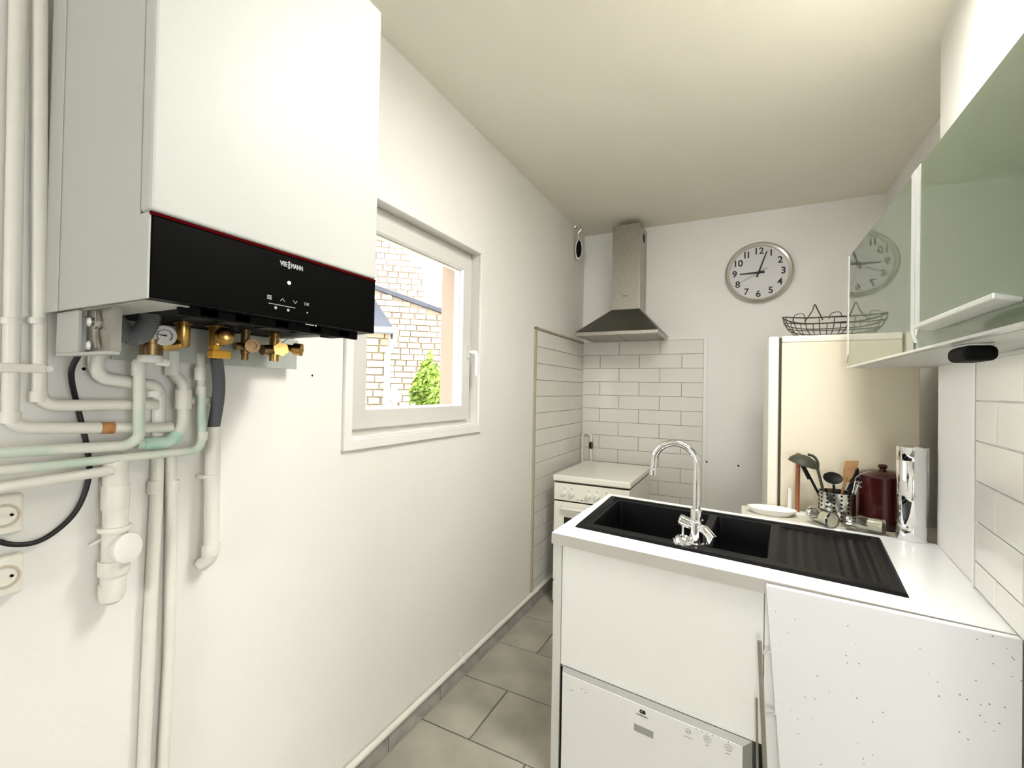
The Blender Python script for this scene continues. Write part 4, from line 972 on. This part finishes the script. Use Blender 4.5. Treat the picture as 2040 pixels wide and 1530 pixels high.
# farther house with sloping top edge
D2 = 11.0; a0, zA = ext(745, 577, D2); a1, zB_ = ext(884, 626, D2)
h2 = thing('stone_house', E((a0+a1)/2, D2+1, ZG), 'middle stone wall with a sloping tiled top edge seen through the window', 'house')
wl2 = MB().hexa([E(a0,D2+.02,ZG), E(a1,D2+.02,ZG), E(a1,D2+.9,ZG), E(a0,D2+.9,ZG), E(a0,D2+.02,zA), E(a1,D2+.02,zB_), E(a1,D2+.9,zB_), E(a0,D2+.9,zA)]).build('wall', MORTAR, h2)
topf = lambda a: zA + (zB_-zA)*(a-a0)/(a1-a0)
stone_wall(wl2, D2, a0, a1, ZG, zA, .14, .27, top=topf, zl=-.9)
MB().hexa([E(a0,D2-.12,zA), E(a1,D2-.12,zB_), E(a1,D2+1,zB_), E(a0,D2+1,zA), E(a0,D2-.12,zA+.10), E(a1,D2-.12,zB_+.10), E(a1,D2+1,zB_+.30), E(a0,D2+1,zA+.30)]).build('coping', SLATE, h2)
# tall gable behind
D3 = 15.0; a0, zT = ext(700, 430, D3); a1, zR = ext(846, 540, D3); am, zM = ext(790, 470, D3)
h3 = thing('stone_house', E((a0+a1)/2, D3+1, ZG), 'tall pale stone gable highest and farthest behind the window', 'house')
gp_ = [E(a0, D3+.02, ZG), E(a1, D3+.02, ZG), E(a1, D3+.02, zR), E(am, D3+.02, zM), E(a0, D3+.02, zT)]
wl3 = MB().prism(gp_, AX*2).build('wall', MORTAR, h3)
top3 = lambda a: zM + (zR-zM)*(a-am)/(a1-am) if a > am else zT + (zM-zT)*(a-a0)/(am-a0)
stone_wall(wl3, D3, a0, a1, ZG, zT, .19, .36, top=top3, zl=3.4)
# red house sliver
D4 = 17.0; a0, zq = ext(868, 612, D4); a1, _ = ext(960, 612, D4)
h4 = thing('brick_house', E((a0+a1)/2, D4+1, ZG), 'reddish house behind at the right side of the view', 'house')
exb('wall', a0, a1, D4, D4+2, ZG, zq-.15, mat('red_render', (.26, .15, .12), .9, var=.1, vscale=3), h4)
exb('roof', a0-.1, a1+.1, D4-.1, D4+2.1, zq-.15, zq, mat('red_tiles', (.40, .20, .15), .8), h4)
# tree
D5 = 9.6; tc_a, tc_z = ext(851, 762, D5); rw = abs(ext(887, 762, D5)[0] - ext(815, 762, D5)[0])/2; rh = (ext(851, 695, D5)[1] - ext(851, 820, D5)[1])/2
tr = thing('garden_tree', E(tc_a, D5, ZG), 'bright green leafy tree against the stone walls outside', 'tree')
MB().tube([E(tc_a, D5, ZG), E(tc_a+.05, D5, tc_z-rh*.2), E(tc_a, D5, tc_z+rh*.5)], [.09, .06, .02], 10).build('trunk', BARK, tr)
mb = MB()
for i in range(2600):
    while True:
        q = Vector((random.uniform(-1, 1), random.uniform(-1, 1), random.uniform(-1, 1)))
        if .25 < q.length < 1: break
    q *= .86 + .22*math.sin(q.x*7)*math.cos(q.z*6)
    low = 1.15 if q.z < 0 else 1 - .35*q.z
    c = E(tc_a + q.x*rw*low, D5 + q.y*rw*.8, tc_z - rh*.2 + q.z*rh*1.2)
    n = Vector((random.gauss(0, 1), random.gauss(0, 1), random.gauss(0, 1))).normalized(); u = n.orthogonal().normalized()*random.uniform(.04, .07); v = n.cross(u)*.55
    vs = [mb.bm.verts.new(c + x) for x in (-u, v, u, -v)]; mb.bm.faces.new(vs)
lv = mb.build('foliage', LEAF, tr); lv['kind'] = 'stuff'
# satellite dish
D6 = 7.4; da, dz = ext(785, 790, D6); c = E(da, D6, dz)
sd = thing('satellite_dish', E(da, D6+.1, dz-.3), 'small white satellite dish outside low in the window', 'satellite dish')
MB().lathe([(0, .0), (.005, .05), (.02, .09), (.035, .115), (.037, .115), (.022, .088), (.007, .048), (.003, 0)], c, (AX*-1*.8 + AU*.4 + Vector((0, 0, .35))), 28).build('dish', WPLAST, sd)
MB().tube([c + AX*.02, c + AX*.10 - Vector((0, 0, .05)), Vector((c.x+AX.x*.10, c.y+AX.y*.10, ZG))], .014, 8).build('mast', MATS['zinc'], sd)
MB().tube([c - Vector((0, 0, .10)), c - AX*.16 + AU*.06 - Vector((0, 0, .02))], .007, 8).build('feed_arm', MATS['zinc'], sd)
